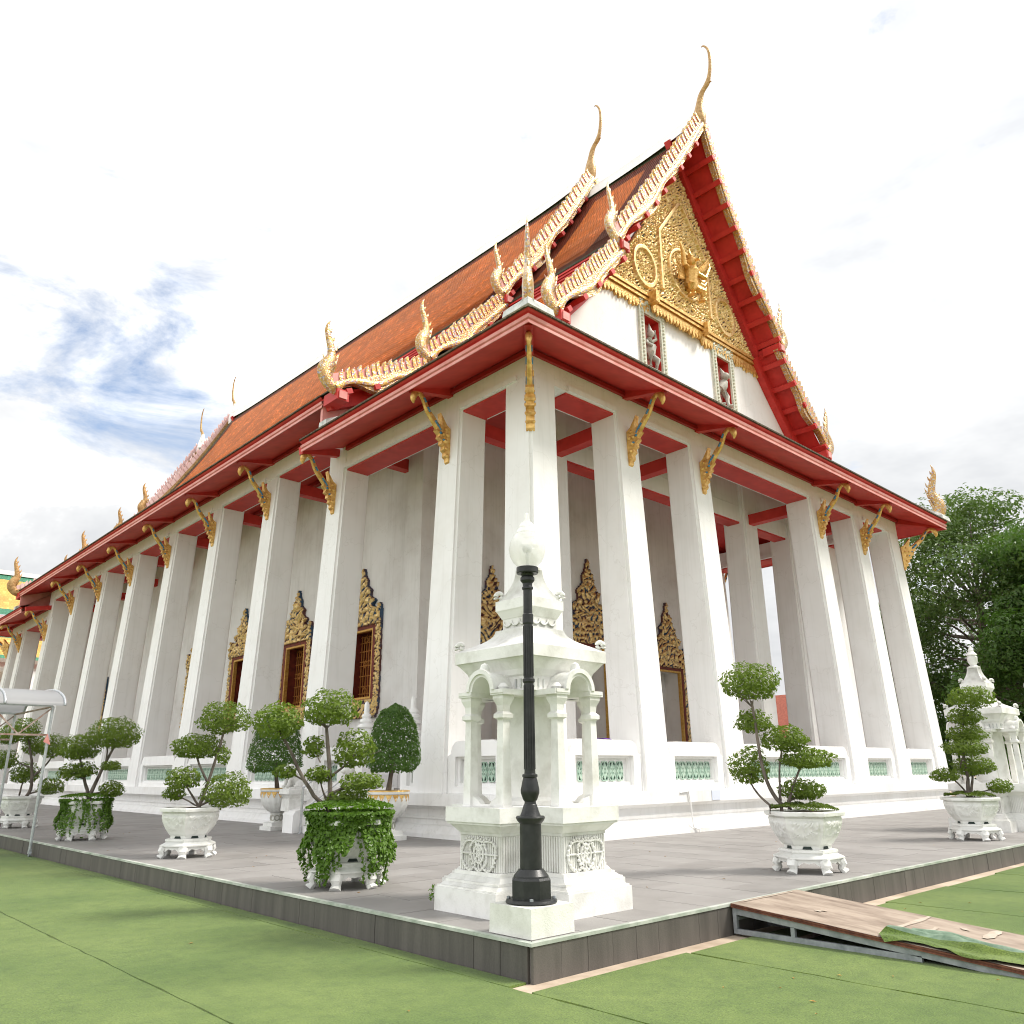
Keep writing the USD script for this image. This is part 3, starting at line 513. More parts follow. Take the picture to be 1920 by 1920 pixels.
# soffits
def quad(m, a, b, c, d): return m.add([a, b, c, d], [(0, 1, 2, 3)])
for f in (0, 1):
    Y = my if f else (lambda y: y); m = MB(); zi, zo, I = 11.36, 10.86, 7.02
    quad(m, (EX, Y(EX), zo), (mx(EX), Y(EX), zo), (mx(I), Y(I), zi), (I, Y(I), zi)); quad(m, (EX, Y(EX), zo), (I, Y(I), zi), (I, Y(15.5), zi), (EX, Y(15.5), zo)); quad(m, (mx(EX), Y(EX), zo), (mx(I), Y(I), zi), (mx(I), Y(15.5), zi), (mx(EX), Y(15.5), zo))
    obj('soffit', m, 'red_paint', T)
    m = MB()                                                        # soffit inside the porch up to the gable wall and cella
    quad(m, (I, Y(I), zi), (mx(I), Y(I), zi), (mx(9.75), Y(9.75), 12.5), (9.75, Y(9.75), 12.5)); quad(m, (I, Y(I), zi), (9.75, Y(9.75), 12.5), (9.75, Y(15.5), 12.5), (I, Y(15.5), zi)); quad(m, (mx(I), Y(I), zi), (mx(9.75), Y(9.75), 12.5), (mx(9.75), Y(15.5), 12.5), (mx(I), Y(15.5), zi))
    obj('porch_soffit', m, 'red_paint', T)
    obj('porch_ceiling', MB().box(9.8, mx(9.8), *sorted((Y(9.8), Y(15.2))), 12.9, 13.0), 'red_paint', T)
for X, s in ((0, 1), (1, -1)):
    fx = (lambda x: mx(x)) if X else (lambda x: x); m = MB()
    quad(m, (fx(EX), YB0, 11.95), (fx(7.02), YB0, 12.40), (fx(7.02), YB1, 12.40), (fx(EX), YB1, 11.95)); quad(m, (fx(7.02), YB0, 12.40), (fx(9.75), YB0, 12.62), (fx(9.75), YB1, 12.62), (fx(7.02), YB1, 12.40))
    obj('soffit', m, 'red_paint', T)
    obj('ceiling_moulding', MB().box(*sorted((fx(9.52), fx(9.70))), 15.3, my(15.3), 12.42, 12.58), 'red_dark', T)
sm = MB()
for f in (0, 1):
    Y = my if f else (lambda y: y); sm.box(6.91, mx(6.91), *sorted((Y(6.9), Y(6.998))), 11.17, 11.29)
    for X in (6.9, mx(6.998)): sm.box(X, X + 0.098, *sorted((Y(7.0), Y(15.2))), 11.17, 11.29)
for X in (6.9, mx(6.998)): sm.box(X, X + 0.098, 15.3, my(15.3), 12.22, 12.34)
obj('soffit_moulding', sm, 'red_dark', T)
def rafter(p, q): 
    m = MB(); m.bar(p, q, 0.20, 0.24); obj('eave_rafter', m, 'red_paint', T)
for i, y in enumerate(LY):
    z = DM if 2 < i < 9 else 0
    if i in (2, 9): z = 0
    if i not in (0, 11):
        for X, s in ((0, 1), (1, 1)):
            fx = (lambda x: mx(x)) if X else (lambda x: x)
            rafter((fx(EX + 0.12), y, 10.985 + z * 1.04), (fx(6.99), y, 11.24 + z * 1.02))
    if i in (2, 9):
        for X in (0, 1):
            fx = (lambda x: mx(x)) if X else (lambda x: x)
for x in FX[1:-1]:
    rafter((x, EX + 0.12, 10.985), (x, 6.99, 11.24)); rafter((x, my(EX + 0.12), 10.985), (x, my(6.99), 11.24))
for X in (0, 1):
    for f in (0, 1):
        fx = (lambda x: mx(x)) if X else (lambda x: x); fy = my if f else (lambda y: y)
        rafter((fx(EX + 0.14), fy(EX + 0.14), 10.98), (fx(6.95), fy(6.95), 11.22))
# ------------------------------------------------------------------ cella
def wall_with_holes(name, axis, at, th, lo, hi, z0, z1, holes, mat_='plaster_wall'):
    """holes: (a, b, zb, zt) along the wall"""
    m = MB()
    def bx(a, b, c, d):
        if b - a > 1e-3 and d - c > 1e-3: m.box(at, at + th, a, b, c, d) if axis == 'y' else m.box(a, b, at, at + th, c, d)
    cur = lo
    for a, b, zb, zt in sorted(holes):
        bx(cur, a, z0, z1); bx(a, b, z0, zb); bx(a, b, zt, z1); cur = b
    bx(cur, hi, z0, z1)
    return obj(name, m, mat_, T)
WX, WY = 9.72, 14.85
wins = [(LY[i] + LY[i + 1]) / 2 for i in range(2, 9)]
WZ0, WZ1, WH = 3.75, 6.1, 0.72
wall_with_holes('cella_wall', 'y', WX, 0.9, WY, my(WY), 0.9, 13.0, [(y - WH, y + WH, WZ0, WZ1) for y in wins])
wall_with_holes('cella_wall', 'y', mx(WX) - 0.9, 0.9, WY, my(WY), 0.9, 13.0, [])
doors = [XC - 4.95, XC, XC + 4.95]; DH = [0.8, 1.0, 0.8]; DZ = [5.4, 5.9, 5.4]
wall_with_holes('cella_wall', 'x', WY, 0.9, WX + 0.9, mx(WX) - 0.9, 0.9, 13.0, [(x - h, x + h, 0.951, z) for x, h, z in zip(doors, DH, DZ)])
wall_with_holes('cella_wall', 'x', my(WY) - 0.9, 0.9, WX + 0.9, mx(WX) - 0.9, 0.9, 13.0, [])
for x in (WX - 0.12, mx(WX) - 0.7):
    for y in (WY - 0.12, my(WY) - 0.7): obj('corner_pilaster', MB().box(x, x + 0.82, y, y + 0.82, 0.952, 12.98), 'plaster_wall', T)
obj('cella_plinth', MB().box(WX - 0.1, mx(WX) + 0.1, WY + 0.75, my(WY) - 0.75, 0.952, 1.35), 'plaster_wall', T)
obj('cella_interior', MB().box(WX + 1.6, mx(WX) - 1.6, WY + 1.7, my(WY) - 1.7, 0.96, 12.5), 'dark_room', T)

def relief_plate(name, inside, O, U, V, u0, u1, v0, v1, nu, nv, depth, parent, mat_, freq=3.0, seed=1, base=0.05, extra=None, cut=True):
    """displaced grid cut to an outline: carved scrolls standing out of a ground; carving depth goes into st.y"""
    uu, vv = np.meshgrid(np.linspace(u0, u1, nu), np.linspace(v0, v1, nv), indexing='ij')
    P = np.stack([uu, vv, np.zeros_like(uu)], -1)
    w = np.stack([meshkit.noise(P * freq * 0.8 + 3.1, seed), meshkit.noise(P * freq * 0.8 + 9.7, seed + 5)], -1)
    q = P.copy(); q[..., :2] += (w - 0.5) * 0.9 / freq
    s = np.abs(np.sin(q[..., 0] * freq * 3.0 + 2.4 * np.sin(q[..., 1] * freq * 2.1 + 4 * w[..., 0]))) * 0.5 + np.abs(np.sin(q[..., 1] * freq * 3.4 + 2.2 * np.sin(q[..., 0] * freq * 2.3 + 4 * w[..., 1]))) * 0.5
    h = np.clip((s - 0.25) * 1.5, 0, 1) ** 0.8 * (0.65 + 0.5 * meshkit.noise(P * freq * 6, seed + 9))
    if extra is not None: h = np.maximum(h, extra(uu, vv))
    h = np.clip(h, 0, 1.6)
    ins = inside(uu, vv)
    keep = ins[:-1, :-1] & ins[1:, :-1] & ins[1:, 1:] & ins[:-1, 1:]
    O, U, V = (np.asarray(a, float) for a in (O, U, V)); N = np.cross(U, V)
    pts = O + uu[..., None] * U + vv[..., None] * V + (base + h * depth)[..., None] * N
    i, j = np.nonzero(keep); f = np.stack([i * nv + j, (i + 1) * nv + j, (i + 1) * nv + j + 1, i * nv + j + 1], -1)
    # side skirts back to the wall
    F = [f]; pts = pts.reshape(-1, 3); back = (O + uu[..., None] * U + vv[..., None] * V).reshape(-1, 3); nb = len(pts)
    kp = np.pad(keep, 1)
    for di, dj, c0, c1 in ((-1, 0, (0, 1), (0, 0)), (1, 0, (1, 0), (1, 1)), (0, -1, (0, 0), (1, 0)), (0, 1, (1, 1), (0, 1))):
        ii, jj = np.nonzero(keep & ~kp[1 + di:kp.shape[0] - 1 + di, 1 + dj:kp.shape[1] - 1 + dj])
        a = (ii + c0[0]) * nv + jj + c0[1]; b = (ii + c1[0]) * nv + jj + c1[1]
        F.append(np.stack([a, b, b + nb, a + nb], -1)[:, ::-1])
    allp = np.vstack([pts, back]); F = np.vstack(F); usedv = np.unique(F); mp = np.full(len(allp), -1); mp[usedv] = np.arange(len(usedv))
    hh = np.concatenate([h.reshape(-1), np.zeros(nb)])
    m = MB(); m.add(allp[usedv], mp[F])
    return obj(name, m, mat_, parent, smooth=True, uv=np.stack([uu.reshape(-1)[usedv % nb], hh[usedv]], 1))
def flame_outline(W0, H, steps=(0.0, 0.3, 0.62, 1.0)):
    """half width of a spired crown pediment at height t (0..1)"""
    def hw(t):
        t = np.clip(t, 0, 1)
        w = W0 * (1 - t) ** 1.15 * (0.96 + 0.10 * np.abs(np.sin(t * PI * 6.5)))
        return np.where(t < 0.16, W0 * (1.0 - 0.1 * t), w * 1.02)
    return hw
def opening(name, axis, c, at, hw, z0, z1, tip, parent=T, door=False, seed=1, out=-1):
    """framed and crowned window or door on a wall facing -x (axis y) or -y (axis x)"""
    if axis == 'y': O = np.array([at, c, 0.0]); U = np.array([0, -1.0, 0]); Vv = np.array([0, 0, 1.0]); IN = np.array([1.0, 0, 0])
    else: O = np.array([c, at, 0.0]); U = np.array([1.0, 0, 0]); Vv = np.array([0, 0, 1.0]); IN = np.array([0, 1.0, 0])
    pl = lambda poly, t, off: MB().plate(poly, O, U, Vv, t, off)     # U x V points out of the wall
    fr = sbox(-hw - 0.16, z0 - 0.02, hw + 0.16, z1 + 0.16).difference(sbox(-hw, z0 - 0.5 if door else z0, hw, z1))
    W = obj(name, pl(fr, 0.10, 0.0), 'maroon', parent)
    hl = sbox(-hw + 0.07, z0 - (1 if door else -0.07), hw - 0.07, z1 - 0.07)
    obj('inner_frame', pl(sbox(-hw, z0, hw, z1).difference(hl), 0.14, -0.05), 'lintel_gold', W)
    obj('reveal', pl(sbox(-hw, z0, hw, z1).difference(sbox(-hw + 0.03, z0 - (1 if door else -0.03), hw - 0.03, z1 - 0.03)), 0.56, -0.612), 'plaster_wall' if door else 'maroon', W)
    tw = hw + 0.42
    for sgn in (-1, 1):                                              # carved side trims
        inside = lambda u, v: (np.abs(u - sgn * (hw + 0.29)) < 0.13 + 0.035 * np.sin(v * 9) ** 2)
        relief_plate('side_trim', inside, O, U, Vv, sgn * (hw + 0.29) - 0.19, sgn * (hw + 0.29) + 0.19, z0 - 0.3, z1 + 0.14, 17, 90, 0.08, W, 'gilt_relief_dark', 5.0, seed, 0.06)
    H = tip - z1 - 0.12; cw = flame_outline(tw + 0.02, H)
    def inside(u, v):
        t = (v - z1 - 0.12) / H
        horn = (np.abs(np.abs(u) - (tw - 0.08)) < 0.12 * np.clip((0.40 - t) / 0.2, 0, 1)) & (t < 0.40)
        body = np.abs(u) < np.where(t < 0.15, tw + 0.02, (tw - 0.12) * np.clip(1 - (t - 0.15) / 0.86, 0, 1) ** 1.2 * (1 + 0.16 * np.sin(t * 34)) + 0.015)
        return (horn | body) & (t >= 0) & (t < 1)
    relief_plate('crown', inside, O, U, Vv, -tw - 0.06, tw + 0.06, z1 + 0.12, tip, 56, 110, 0.13, W, 'gilt_relief_dark', 3.4, seed + 3, 0.08)
    if not door:
        inside = lambda u, v: np.abs(u) < tw + 0.05 - 0.18 * np.clip((z0 - 0.2 - v) / 0.5, 0, 1)
        relief_plate('base_panel', inside, O, U, Vv, -tw - 0.05, tw + 0.05, z0 - 0.62, z0 - 0.02, 40, 24, 0.09, W, 'gilt_relief_dark', 4.0, seed + 6, 0.06)
        gm = MB()
        for k in range(9):
            u = -hw + 0.12 + k * (2 * hw - 0.24) / 8; p = O + U * u + IN * 0.36; gm.bar(p + Vv * (z0 + 0.07), p + Vv * (z1 - 0.07), 0.03, 0.03, up=IN)
        for v in (0.25, 0.5, 0.85, 1.2, 1.35, 1.7, 2.0, 2.2):
            p = O + Vv * (z0 + v * (z1 - z0) / 2.35) + IN * 0.36; gm.bar(p - U * hw, p + U * hw, 0.028, 0.028)
        for v in (0.35, 1.25, 2.1):
            for s2 in (-0.35, 0.35):
                p = O + Vv * (z0 + v * (z1 - z0) / 2.35) + IN * 0.345 + U * s2 * hw * 1.2
                gm.bar(p - U * 0.12, p + Vv * 0.14, 0.03, 0.03, up=IN); gm.bar(p + U * 0.12, p + Vv * 0.14, 0.03, 0.03, up=IN); gm.bar(p - U * 0.12, p - Vv * 0.14, 0.03, 0.03, up=IN); gm.bar(p + U * 0.12, p - Vv * 0.14, 0.03, 0.03, up=IN)
        obj('grille', gm, 'brass_grille', W)
        obj('shutter', pl(sbox(-hw, z0, hw, z1), 0.04, -0.62), 'maroon', W)
    else:
        obj('door_leaf', MB().bar(O - U * (hw - 0.06) + IN * 0.2 + Vv * (z0 + z1) / 2, O - U * (hw - 0.1) + IN * 0.9 + Vv * (z0 + z1) / 2, 0.08, z1 - z0 - 0.1), 'lintel_gold', W)
        obj('passage', pl(sbox(-hw, z0, hw, z1), 0.04, -0.85), 'plaster_wall', W)
    return W
for k, y in enumerate(wins): opening('window', 'y', y, WX, WH, WZ0, WZ1, 8.3, seed=11 + k)
for k, (x, h, z) in enumerate(zip(doors, DH, DZ)): opening('door', 'x', x, WY, h, 0.96, z, 9.4 if k == 1 else 8.3, door=True, seed=31 + k)
# ------------------------------------------------------------------ eave brackets
def smooth_path(pts, n):
    p = np.asarray(pts, float); t = np.linspace(0, 1, len(p)); q = np.linspace(0, 1, n)
    from scipy.interpolate import CubicSpline
    return CubicSpline(t, p)(q)
def bracket(x, y, z, D, L=1.0):
    """swan-necked gilded bracket; D outward unit vector, z of the lower tip"""
    D = np.array([*D, 0.0]); S = np.array([-D[1], D[0], 0.0]); O = np.array([x, y, z]); P = lambda d, h: O + D * d * L + np.array([0, 0, h])
    c = smooth_path([(0.12, 0.55), (0.3, 0.88), (0.5, 1.12), (0.68, 1.32), (0.78, 1.50), (0.88, 1.68), (1.04, 1.76), (1.16, 1.62), (1.15, 1.42)], 26)
    w = np.interp(np.linspace(0, 1, 26), [0, .25, .5, .72, .84, .92, 1], [0.105, 0.095, 0.075, 0.068, 0.10, 0.085, 0.02])
    B = MB().tube([P(*q) for q in c], w, 8, 0.85, S)
    leaf = [(-0.02, 1.0), (-0.02, 0.0), (0.05, 0.05), (0.06, 0.16), (0.13, 0.2), (0.12, 0.3), (0.2, 0.36), (0.18, 0.46), (0.27, 0.5), (0.26, 0.6), (0.36, 0.66), (0.33, 0.76), (0.44, 0.86), (0.4, 0.95), (0.30, 0.9), (0.34, 1.05), (0.22, 1.0), (0.27, 1.2), (0.31, 1.38), (0.20, 1.22), (0.1, 1.08)]
    B.plate(Polygon(leaf).buffer(0), P(0, 0), D * L, (0, 0, 1), 0.16, -0.08)
    for d, h, r in ((0.06, 0.2, 0.05), (0.1, 0.4, 0.06), (0.14, 0.6, 0.07), (0.08, 0.78, 0.07), (0.2, 0.78, 0.06), (0.12, 0.95, 0.05)):
        for s in (-1, 1): B.ball(P(d, h) + S * s * 0.075, (r, r, r), 5)
    b = obj('eave_bracket', B, 'gold', T, smooth=40)
    i = MB()
    for k0, k1 in ((3, 7), (9, 12), (13, 16)):
        i.tube([P(*q) + [0, 0, 0.0] for q in c[k0:k1]], w[k0:k1] * 1.0 + 0.002, 8, 0.99, S, caps=False)
    i2 = MB()
    for s in (-1, 1):
        for k0, k1 in ((3, 7), (9, 12), (13, 16)):
            i2.tube([P(*q) + S * s * 0.06 for q in c[k0:k1]], w[k0:k1] * 0.42, 6, 0.8, S)
        i2.ball(P(0.2, 0.62) + S * s * 0.082, (0.045, 0.045, 0.03), 5); i2.ball(P(0.3, 0.8) + S * s * 0.08, (0.04, 0.04, 0.04), 5)
    obj('inlay', i2, 'inlay', b, kind='stuff')
def face(z): return 7.1 + LEAN * (z - 0.95) / 9.65 - 0.485
for i, y in enumerate(LY):
    z = 9.15 + (DM * 0.88 if 2 < i < 9 else 0)
    if i in (0, 11): continue
    bracket(face(z + 0.5), y, z, (-1, 0)); bracket(mx(face(z + 0.5)), y, z, (1, 0))
for x in FX[1:-1]: bracket(x, face(9.6), 9.12, (0, -1))
q = 1 / math.sqrt(2)
for X in (0, 1):
    for f in (0, 1):
        c = face(9.6); bracket(mx(c + 0.03) if X else c + 0.03, my(c + 0.03) if f else c + 0.03, 9.1, ((1 if X else -1) * q, (1 if f else -1) * q), 1.3)
# ------------------------------------------------------------------ balustrade between the columns
def vent(parent, O, U, N, w, h):
    """green glazed pierced block"""
    U = np.asarray(U, float); Vv = np.array([0, 0, 1.0])
    w2 = w; oct_ = Polygon([(-w / 2, -h * .36), (-w * .36, -h / 2), (w * .36, -h / 2), (w / 2, -h * .36), (w / 2, h * .36), (w * .36, h / 2), (-w * .36, h / 2), (-w / 2, h * .36)])
    holes = []
    for sx in (-1, 1):
        for sy in (-1, 1):
            holes += [Polygon([(sx * w * .05, sy * h * .44), (sx * w * .33, sy * h * .44), (sx * w * .44, sy * h * .34), (sx * w * .28, sy * h * .20)]), Polygon([(sx * w * .45, sy * h * .26), (sx * w * .45, sy * h * .03), (sx * w * .31, sy * h * .14)])]
            holes.append(Polygon([(sx * w * .05, sy * h * .02), (sx * w * .20, sy * h * .10), (sx * w * .05, sy * h * .19)]))
    holes.append(Point(0, 0).buffer(w * .05, 4))
    m = MB().plate(oct_.difference(unary_union(holes)), O, U, Vv, 0.05, -0.05 + 0.028); obj('vent_block', m, 'green_ceramic', parent)
def balustrade(axis, at, a, b, out):
    """solid parapet with rounded shoulders and a sunk panel of pierced blocks; runs from a to b"""
    L = b - a; c = (a + b) / 2
    if axis == 'y': O = np.array([at, c, 0.0]); U = np.array([0, float(out), 0]); N = np.array([float(out), 0, 0])
    else: O = np.array([c, at, 0.0]); U = np.array([-float(out), 0, 0]); N = np.array([0, float(out), 0])
    Vv = np.array([0, 0, 1.0]); N = np.cross(U, Vv); H0, H1 = 0.951, 2.08; r = 0.28
    sh = Polygon([(-L / 2, H0), (L / 2, H0), (L / 2, 1.76), (L / 2 - 0.1, 1.80)] + [(L / 2 - 0.1 - r + r * math.cos(t), H1 - r + r * math.sin(t)) for t in np.linspace(0.2, PI / 2, 6)] + [(-(L / 2 - 0.1 - r + r * math.cos(t)), H1 - r + r * math.sin(t)) for t in np.linspace(PI / 2, 0.2, 6)] + [(-L / 2 + 0.1, 1.80), (-L / 2, 1.76)]).buffer(0)
    pw = L / 2 - 0.26
    panel = sbox(-pw, 1.1, pw, 1.74)
    m = MB().plate(sh.difference(panel), O, U, Vv, 0.18, 0.02); m.plate(sh, O, U, Vv, 0.2, -0.18)
    m.plate(panel.difference(sbox(-pw + 0.08, 1.17, pw - 0.08, 1.68)), O, U, Vv, 0.09, 0.02)
    B = obj('balustrade', m, 'plaster', T)
    n = max(2, int((2 * pw - 0.2) / 0.262)); 
    vd = MB().plate(sbox(-pw + 0.16, 1.2, pw - 0.16, 1.63), O, U, Vv, 0.004, 0.0205); obj('panel_ground', vd, 'plaster', B)
    vb = MB()
    for k in range(n):
        u = (k - (n - 1) / 2) * 0.262
        vent(B, O + U * u + Vv * 1.405 + N * 0.03, U, N, 0.215, 0.42)
        vb.plate(Polygon([(u - 0.095, 1.215), (u + 0.095, 1.215), (u + 0.095, 1.595), (u - 0.095, 1.595)]), O, U, Vv, 0.004, 0.0265)
    obj('vent_void', vb, 'dark_void', B, kind='stuff')
ST0, ST1 = 11.6, 13.75
for i in range(11):
    for X, o in ((6.88, -1), (mx(6.88), 1)):
        a, b = LY[i] + 0.53, LY[i + 1] - 0.53
        if i in (1, 9):
            lo, hi = (ST0, ST1) if i == 1 else (my(ST1), my(ST0)); balustrade('y', X, a, lo - 0.24, o); balustrade('y', X, hi + 0.24, b, o)
        else: balustrade('y', X, a, b, o)
for i in range(5): balustrade('x', 6.88, FX[i] + 0.53, FX[i + 1] - 0.53, -1)
# gate posts with small stupa finials beside the side stairs
for y in (ST0, ST1):
    m = MB().sqlathe([(0.20, 0.951), (0.20, 2.1), (0.26, 2.14), (0.26, 2.24), (0.21, 2.28), (0.23, 2.36), (0.20, 2.42)], (7.2, y, 0)); p = obj('gate_post', m, 'plaster', T)
    obj('finial', MB().lathe([(0.19, 2.421), (0.21, 2.46), (0.15, 2.56), (0.235, 2.6), (0.225, 2.66), (0.13, 2.70), (0.18, 2.74), (0.17, 2.80), (0.10, 2.84), (0.135, 2.88), (0.12, 2.93), (0.075, 2.97), (0.07, 3.2), (0.045, 3.27), (0.0, 3.3)], 20, (7.2, y, 0)), 'plaster', p, smooth=35)
# side stairs
for k in range(6):
    obj('step', MB().box(5.25 + k * 0.235, 6.46 if k < 5 else 6.6, ST0 + 0.28, ST1 - 0.28, -0.01 if k == 0 else k * 0.16 - 0.002, (k + 1) * 0.16 - 0.002), 'white_stone', T)
for y in (ST0, ST1):
    pr = Polygon([(5.05, 0.002), (5.05, 0.42), (5.12, 0.52), (5.3, 0.56), (5.6, 0.66), (5.9, 0.85), (6.2, 1.0), (6.5, 1.06), (6.5, 0.002)])
    obj('stair_wall', MB().plate(pr, (0, y + 0.25, 0), (1, 0, 0), (0, 0, 1), 0.5), 'plaster', T)
hr = MB(); 
for y in (ST1 - 0.38,):
    hr.tube([(5.2, y, 0.0), (5.2, y, 1.06)], 0.03, 8); hr.tube([(5.2, y, 1.06), (6.6, y, 2.0)], 0.022, 8); hr.tube([(5.2, y, 0.5), (6.6, y, 1.44)], 0.018, 8); hr.tube([(6.6, y, 0.96), (6.6, y, 2.0)], 0.03, 8); hr.lathe([(0.07, 0.0), (0.07, 0.02), (0.03, 0.03)], 12, (5.2, y, 0))
obj('handrail', hr, 'steel', T, smooth=40)
dp = MB().tube([(11.3, BX - 0.012 + 0.03, 0.9), (11.62, BX + 0.005, 0.93), (11.68, BX - 0.0, 0.6), (11.72, BX - 0.0, 0.12), (11.9, BX - 0.05, 0.06), (11.9, BX - 0.05, 0.0)], 0.018, 6)
obj('drain_pipe', dp, 'plaster', T, smooth=True)
# ------------------------------------------------------------------ tiled roofs
def tier(name, y0, y1, cv, side, gy=(0.45, 0.45), ry=(0.5, 0.5), glo=0.42, ghi=0.45, rlo=0.0, rhi=0.42, f=lambda y: y):
    """roof slope in courses; cv = [(x, z)...] eave to ridge on the left; borders of green and maroon tiles"""
    p = np.asarray(cv, float); seg = np.concatenate([[0], np.cumsum(np.hypot(*np.diff(p, axis=0).T))]); L = seg[-1]; n = int(L / 0.19)
    s = np.linspace(0, L, n + 1); x = np.interp(s, seg, p[:, 0]); z = np.interp(s, seg, p[:, 1])
    acc = {k: (MB(), []) for k in ('tile_orange', 'tile_maroon', 'tile_green')}
    for k in range(n):
        m = (s[k] + s[k + 1]) / 2
        if m < glo or m > L - ghi: bands = [(y0, y1, 'tile_green')]
        else:
            a, b = y0 + gy[0], y1 - gy[1]; bands = [(y0, a, 'tile_green'), (b, y1, 'tile_green')]
            if m < glo + rlo or m > L - ghi - rhi: bands.append((a, b, 'tile_maroon'))
            else: bands += [(a, a + ry[0], 'tile_maroon'), (b - ry[1], b, 'tile_maroon'), (a + ry[0], b - ry[1], 'tile_orange')]
        dx, dz = x[k + 1] - x[k], z[k + 1] - z[k]; l = math.hypot(dx, dz); nx, nz = -dz / l, dx / l; u = 0.028
        for a, b, mt in bands:
            if b - a < 0.01: continue
            M, uv = acc[mt]; nn = max(1, int((b - a) / 6)); ys = np.linspace(a, b, nn + 1)
            for q in range(nn):
                ya, yb = ys[q], ys[q + 1]
                X = [x[k] + nx * u, x[k] + nx * u, x[k + 1], x[k + 1], x[k], x[k]]; Z = [z[k] + nz * u, z[k] + nz * u, z[k + 1], z[k + 1], z[k], z[k]]
                Y = [ya, yb, yb, ya, ya, yb]; X = X if side < 0 else [mx(v) for v in X]
                fc = [(0, 1, 2, 3), (4, 5, 1, 0)]; fc = fc if side > 0 else [c[::-1] for c in fc]
                M.add([(a_, f(b_), c_) for a_, b_, c_ in zip(X, Y, Z)], fc); uv += [(ya, s[k]), (yb, s[k]), (yb, s[k + 1]), (ya, s[k + 1]), (ya, s[k] - 0.02), (yb, s[k] - 0.02)]
    main = None
    for mt, nm in (('tile_orange', name), ('tile_maroon', 'tile_border_inner'), ('tile_green', 'tile_border_outer')):
        M, uv = acc[mt]
        if M.v: 
            o = obj(nm, M, mt, main or T, uv=np.array(uv)); main = main or o
    return main
def curve(a, b, sag=0.04, n=7):
    a, b = np.array(a, float), np.array(b, float); t = np.linspace(0, 1, n)[:, None]; d = b - a; nrm = np.array([d[1], -d[0]]); return a + d * t + nrm * (sag * 4 * t * (1 - t))
RB, RA = 26.55, 25.75
C_A1 = curve((12.45, 17.95), (XC, RA), 0.022); C_A2 = curve((9.45, 14.1), (12.75, 17.75), 0.02)
C_B1 = curve((12.25, 18.35), (XC, RB), 0.022); C_B2 = curve((8.95, 14.5), (12.45, 18.05), 0.02); C_B3 = curve((5.5, 12.3), (9.2, 14.25), 0.015)
YA, YB = 8.45, 13.78
for side in (-1, 1):
    tier('roof_tiles', YB + 0.1, my(YB) - 0.1, C_B1, side, (0.7, 0.5), (0.7, 0.5), 0.35, 0.5, 0.0, 0.42)
    tier('roof_tiles', YB + 0.1, my(YB) - 0.1, C_B2, side, (0.4, 0.4), (0.4, 0.4), 0.3, 0.2, 0.2, 0.0)
    tier('roof_tiles', YB + 0.1, my(YB) - 0.1, C_B3, side, (0.4, 0.4), (0.3, 0.3), 0.3, 0.2, 0.2, 0.0)
    for f in (lambda y: y, my):
        tier('roof_tiles', YA + 0.05, YB + 1.2, C_A1, side if f(1) == 1 else side, (0.45, 1.1), (1.3, 0.9), 0.4, 0.5, 0.5, 0.9, f=f)
        tier('roof_tiles', YA + 0.05, YB + 1.2, C_A2, side, (0.4, 1.1), (0.4, 0.4), 0.3, 0.2, 0.2, 0.0, f=f)
        sk = MB(); g_ = (lambda v: v) if side < 0 else mx
        sk.add([(g_(EX), f(EX), 11.2), (g_(9.7), f(9.6), 13.9), (g_(9.7), f(YB + 1), 13.9), (g_(EX), f(YB + 1), 11.2)], [(0, 1, 2, 3)]); obj('skirt_roof', sk, 'tile_maroon', T, uv=np.array([(0, 0), (4, 5), (9, 5), (9, 0)], float))
for f in (lambda y: y, my):
    sk = MB(); sk.add([(EX, f(EX), 11.2), (mx(EX), f(EX), 11.2), (mx(9.7), f(9.6), 13.9), (9.7, f(9.6), 13.9)], [(0, 1, 2, 3)]); obj('skirt_roof', sk, 'tile_maroon', T, uv=np.array([(0, 0), (24, 0), (20, 5), (4, 5)], float))
# hip ridges
for X in (0, 1):
    for f in (lambda y: y, my):
        fx = (lambda v: v) if not X else mx; m = MB(); m.bar((fx(5.5), f(5.5), 11.25), (fx(9.6), f(9.6), 13.95), 0.28, 0.2); m.sqlathe([(0.42, 11.16), (0.40, 11.32), (0.28, 11.45), (0.2, 11.5)], (fx(5.8), f(5.8), 0)); obj('hip_ridge', m, 'grey_mortar', T)
# ridges: white, swept up at the ends
def ridge(y0, y1, z, up0, up1, name='ridge'):
    ys = np.linspace(y0, y1, 40); zz = z + up0 * np.exp(-(ys - y0) / 1.6) + up1 * np.exp(-(y1 - ys) / 1.6)
    m = MB(); P = np.stack([np.stack([np.full(40, XC + a), ys, zz + b], -1) for a, b in ((-0.36, -0.36), (-0.30, 0.04), (-0.12, 0.12), (-0.12, 0.34), (0.12, 0.34), (0.12, 0.12), (0.30, 0.04), (0.36, -0.36))], 1); m.grid(P[:, ::-1])
    return obj(name, m, 'plaster', T)
ridge(YB - 0.05, my(YB) + 0.05, RB - 0.1, 0.25, 0.25)
ridge(YA - 0.45, YB + 0.7, RA - 0.1, 0.35, 0); ridge(my(YB) - 0.7, my(YA) + 0.45, RA - 0.1, 0, 0.35)
# white flashing where the lower front roof meets the raised section
for f in (lambda y: y, my):
    for fx in ((lambda v: v), mx):
        m = MB(); P = [np.array([fx(x), f(YB + 0.62), z + 0.10]) for x, z in C_A1]
        for a, b in zip(P[:-1], P[1:]): m.bar(a, b, 0.22, 0.2)
        obj('flashing', m, 'plaster', T)
        m = MB(); P = [np.array([fx(x), f(YB + 0.62), z + 0.10]) for x, z in C_A2]
        for a, b in zip(P[:-1], P[1:]): m.bar(a, b, 0.2, 0.18)
        obj('flashing', m, 'grey_mortar', T)
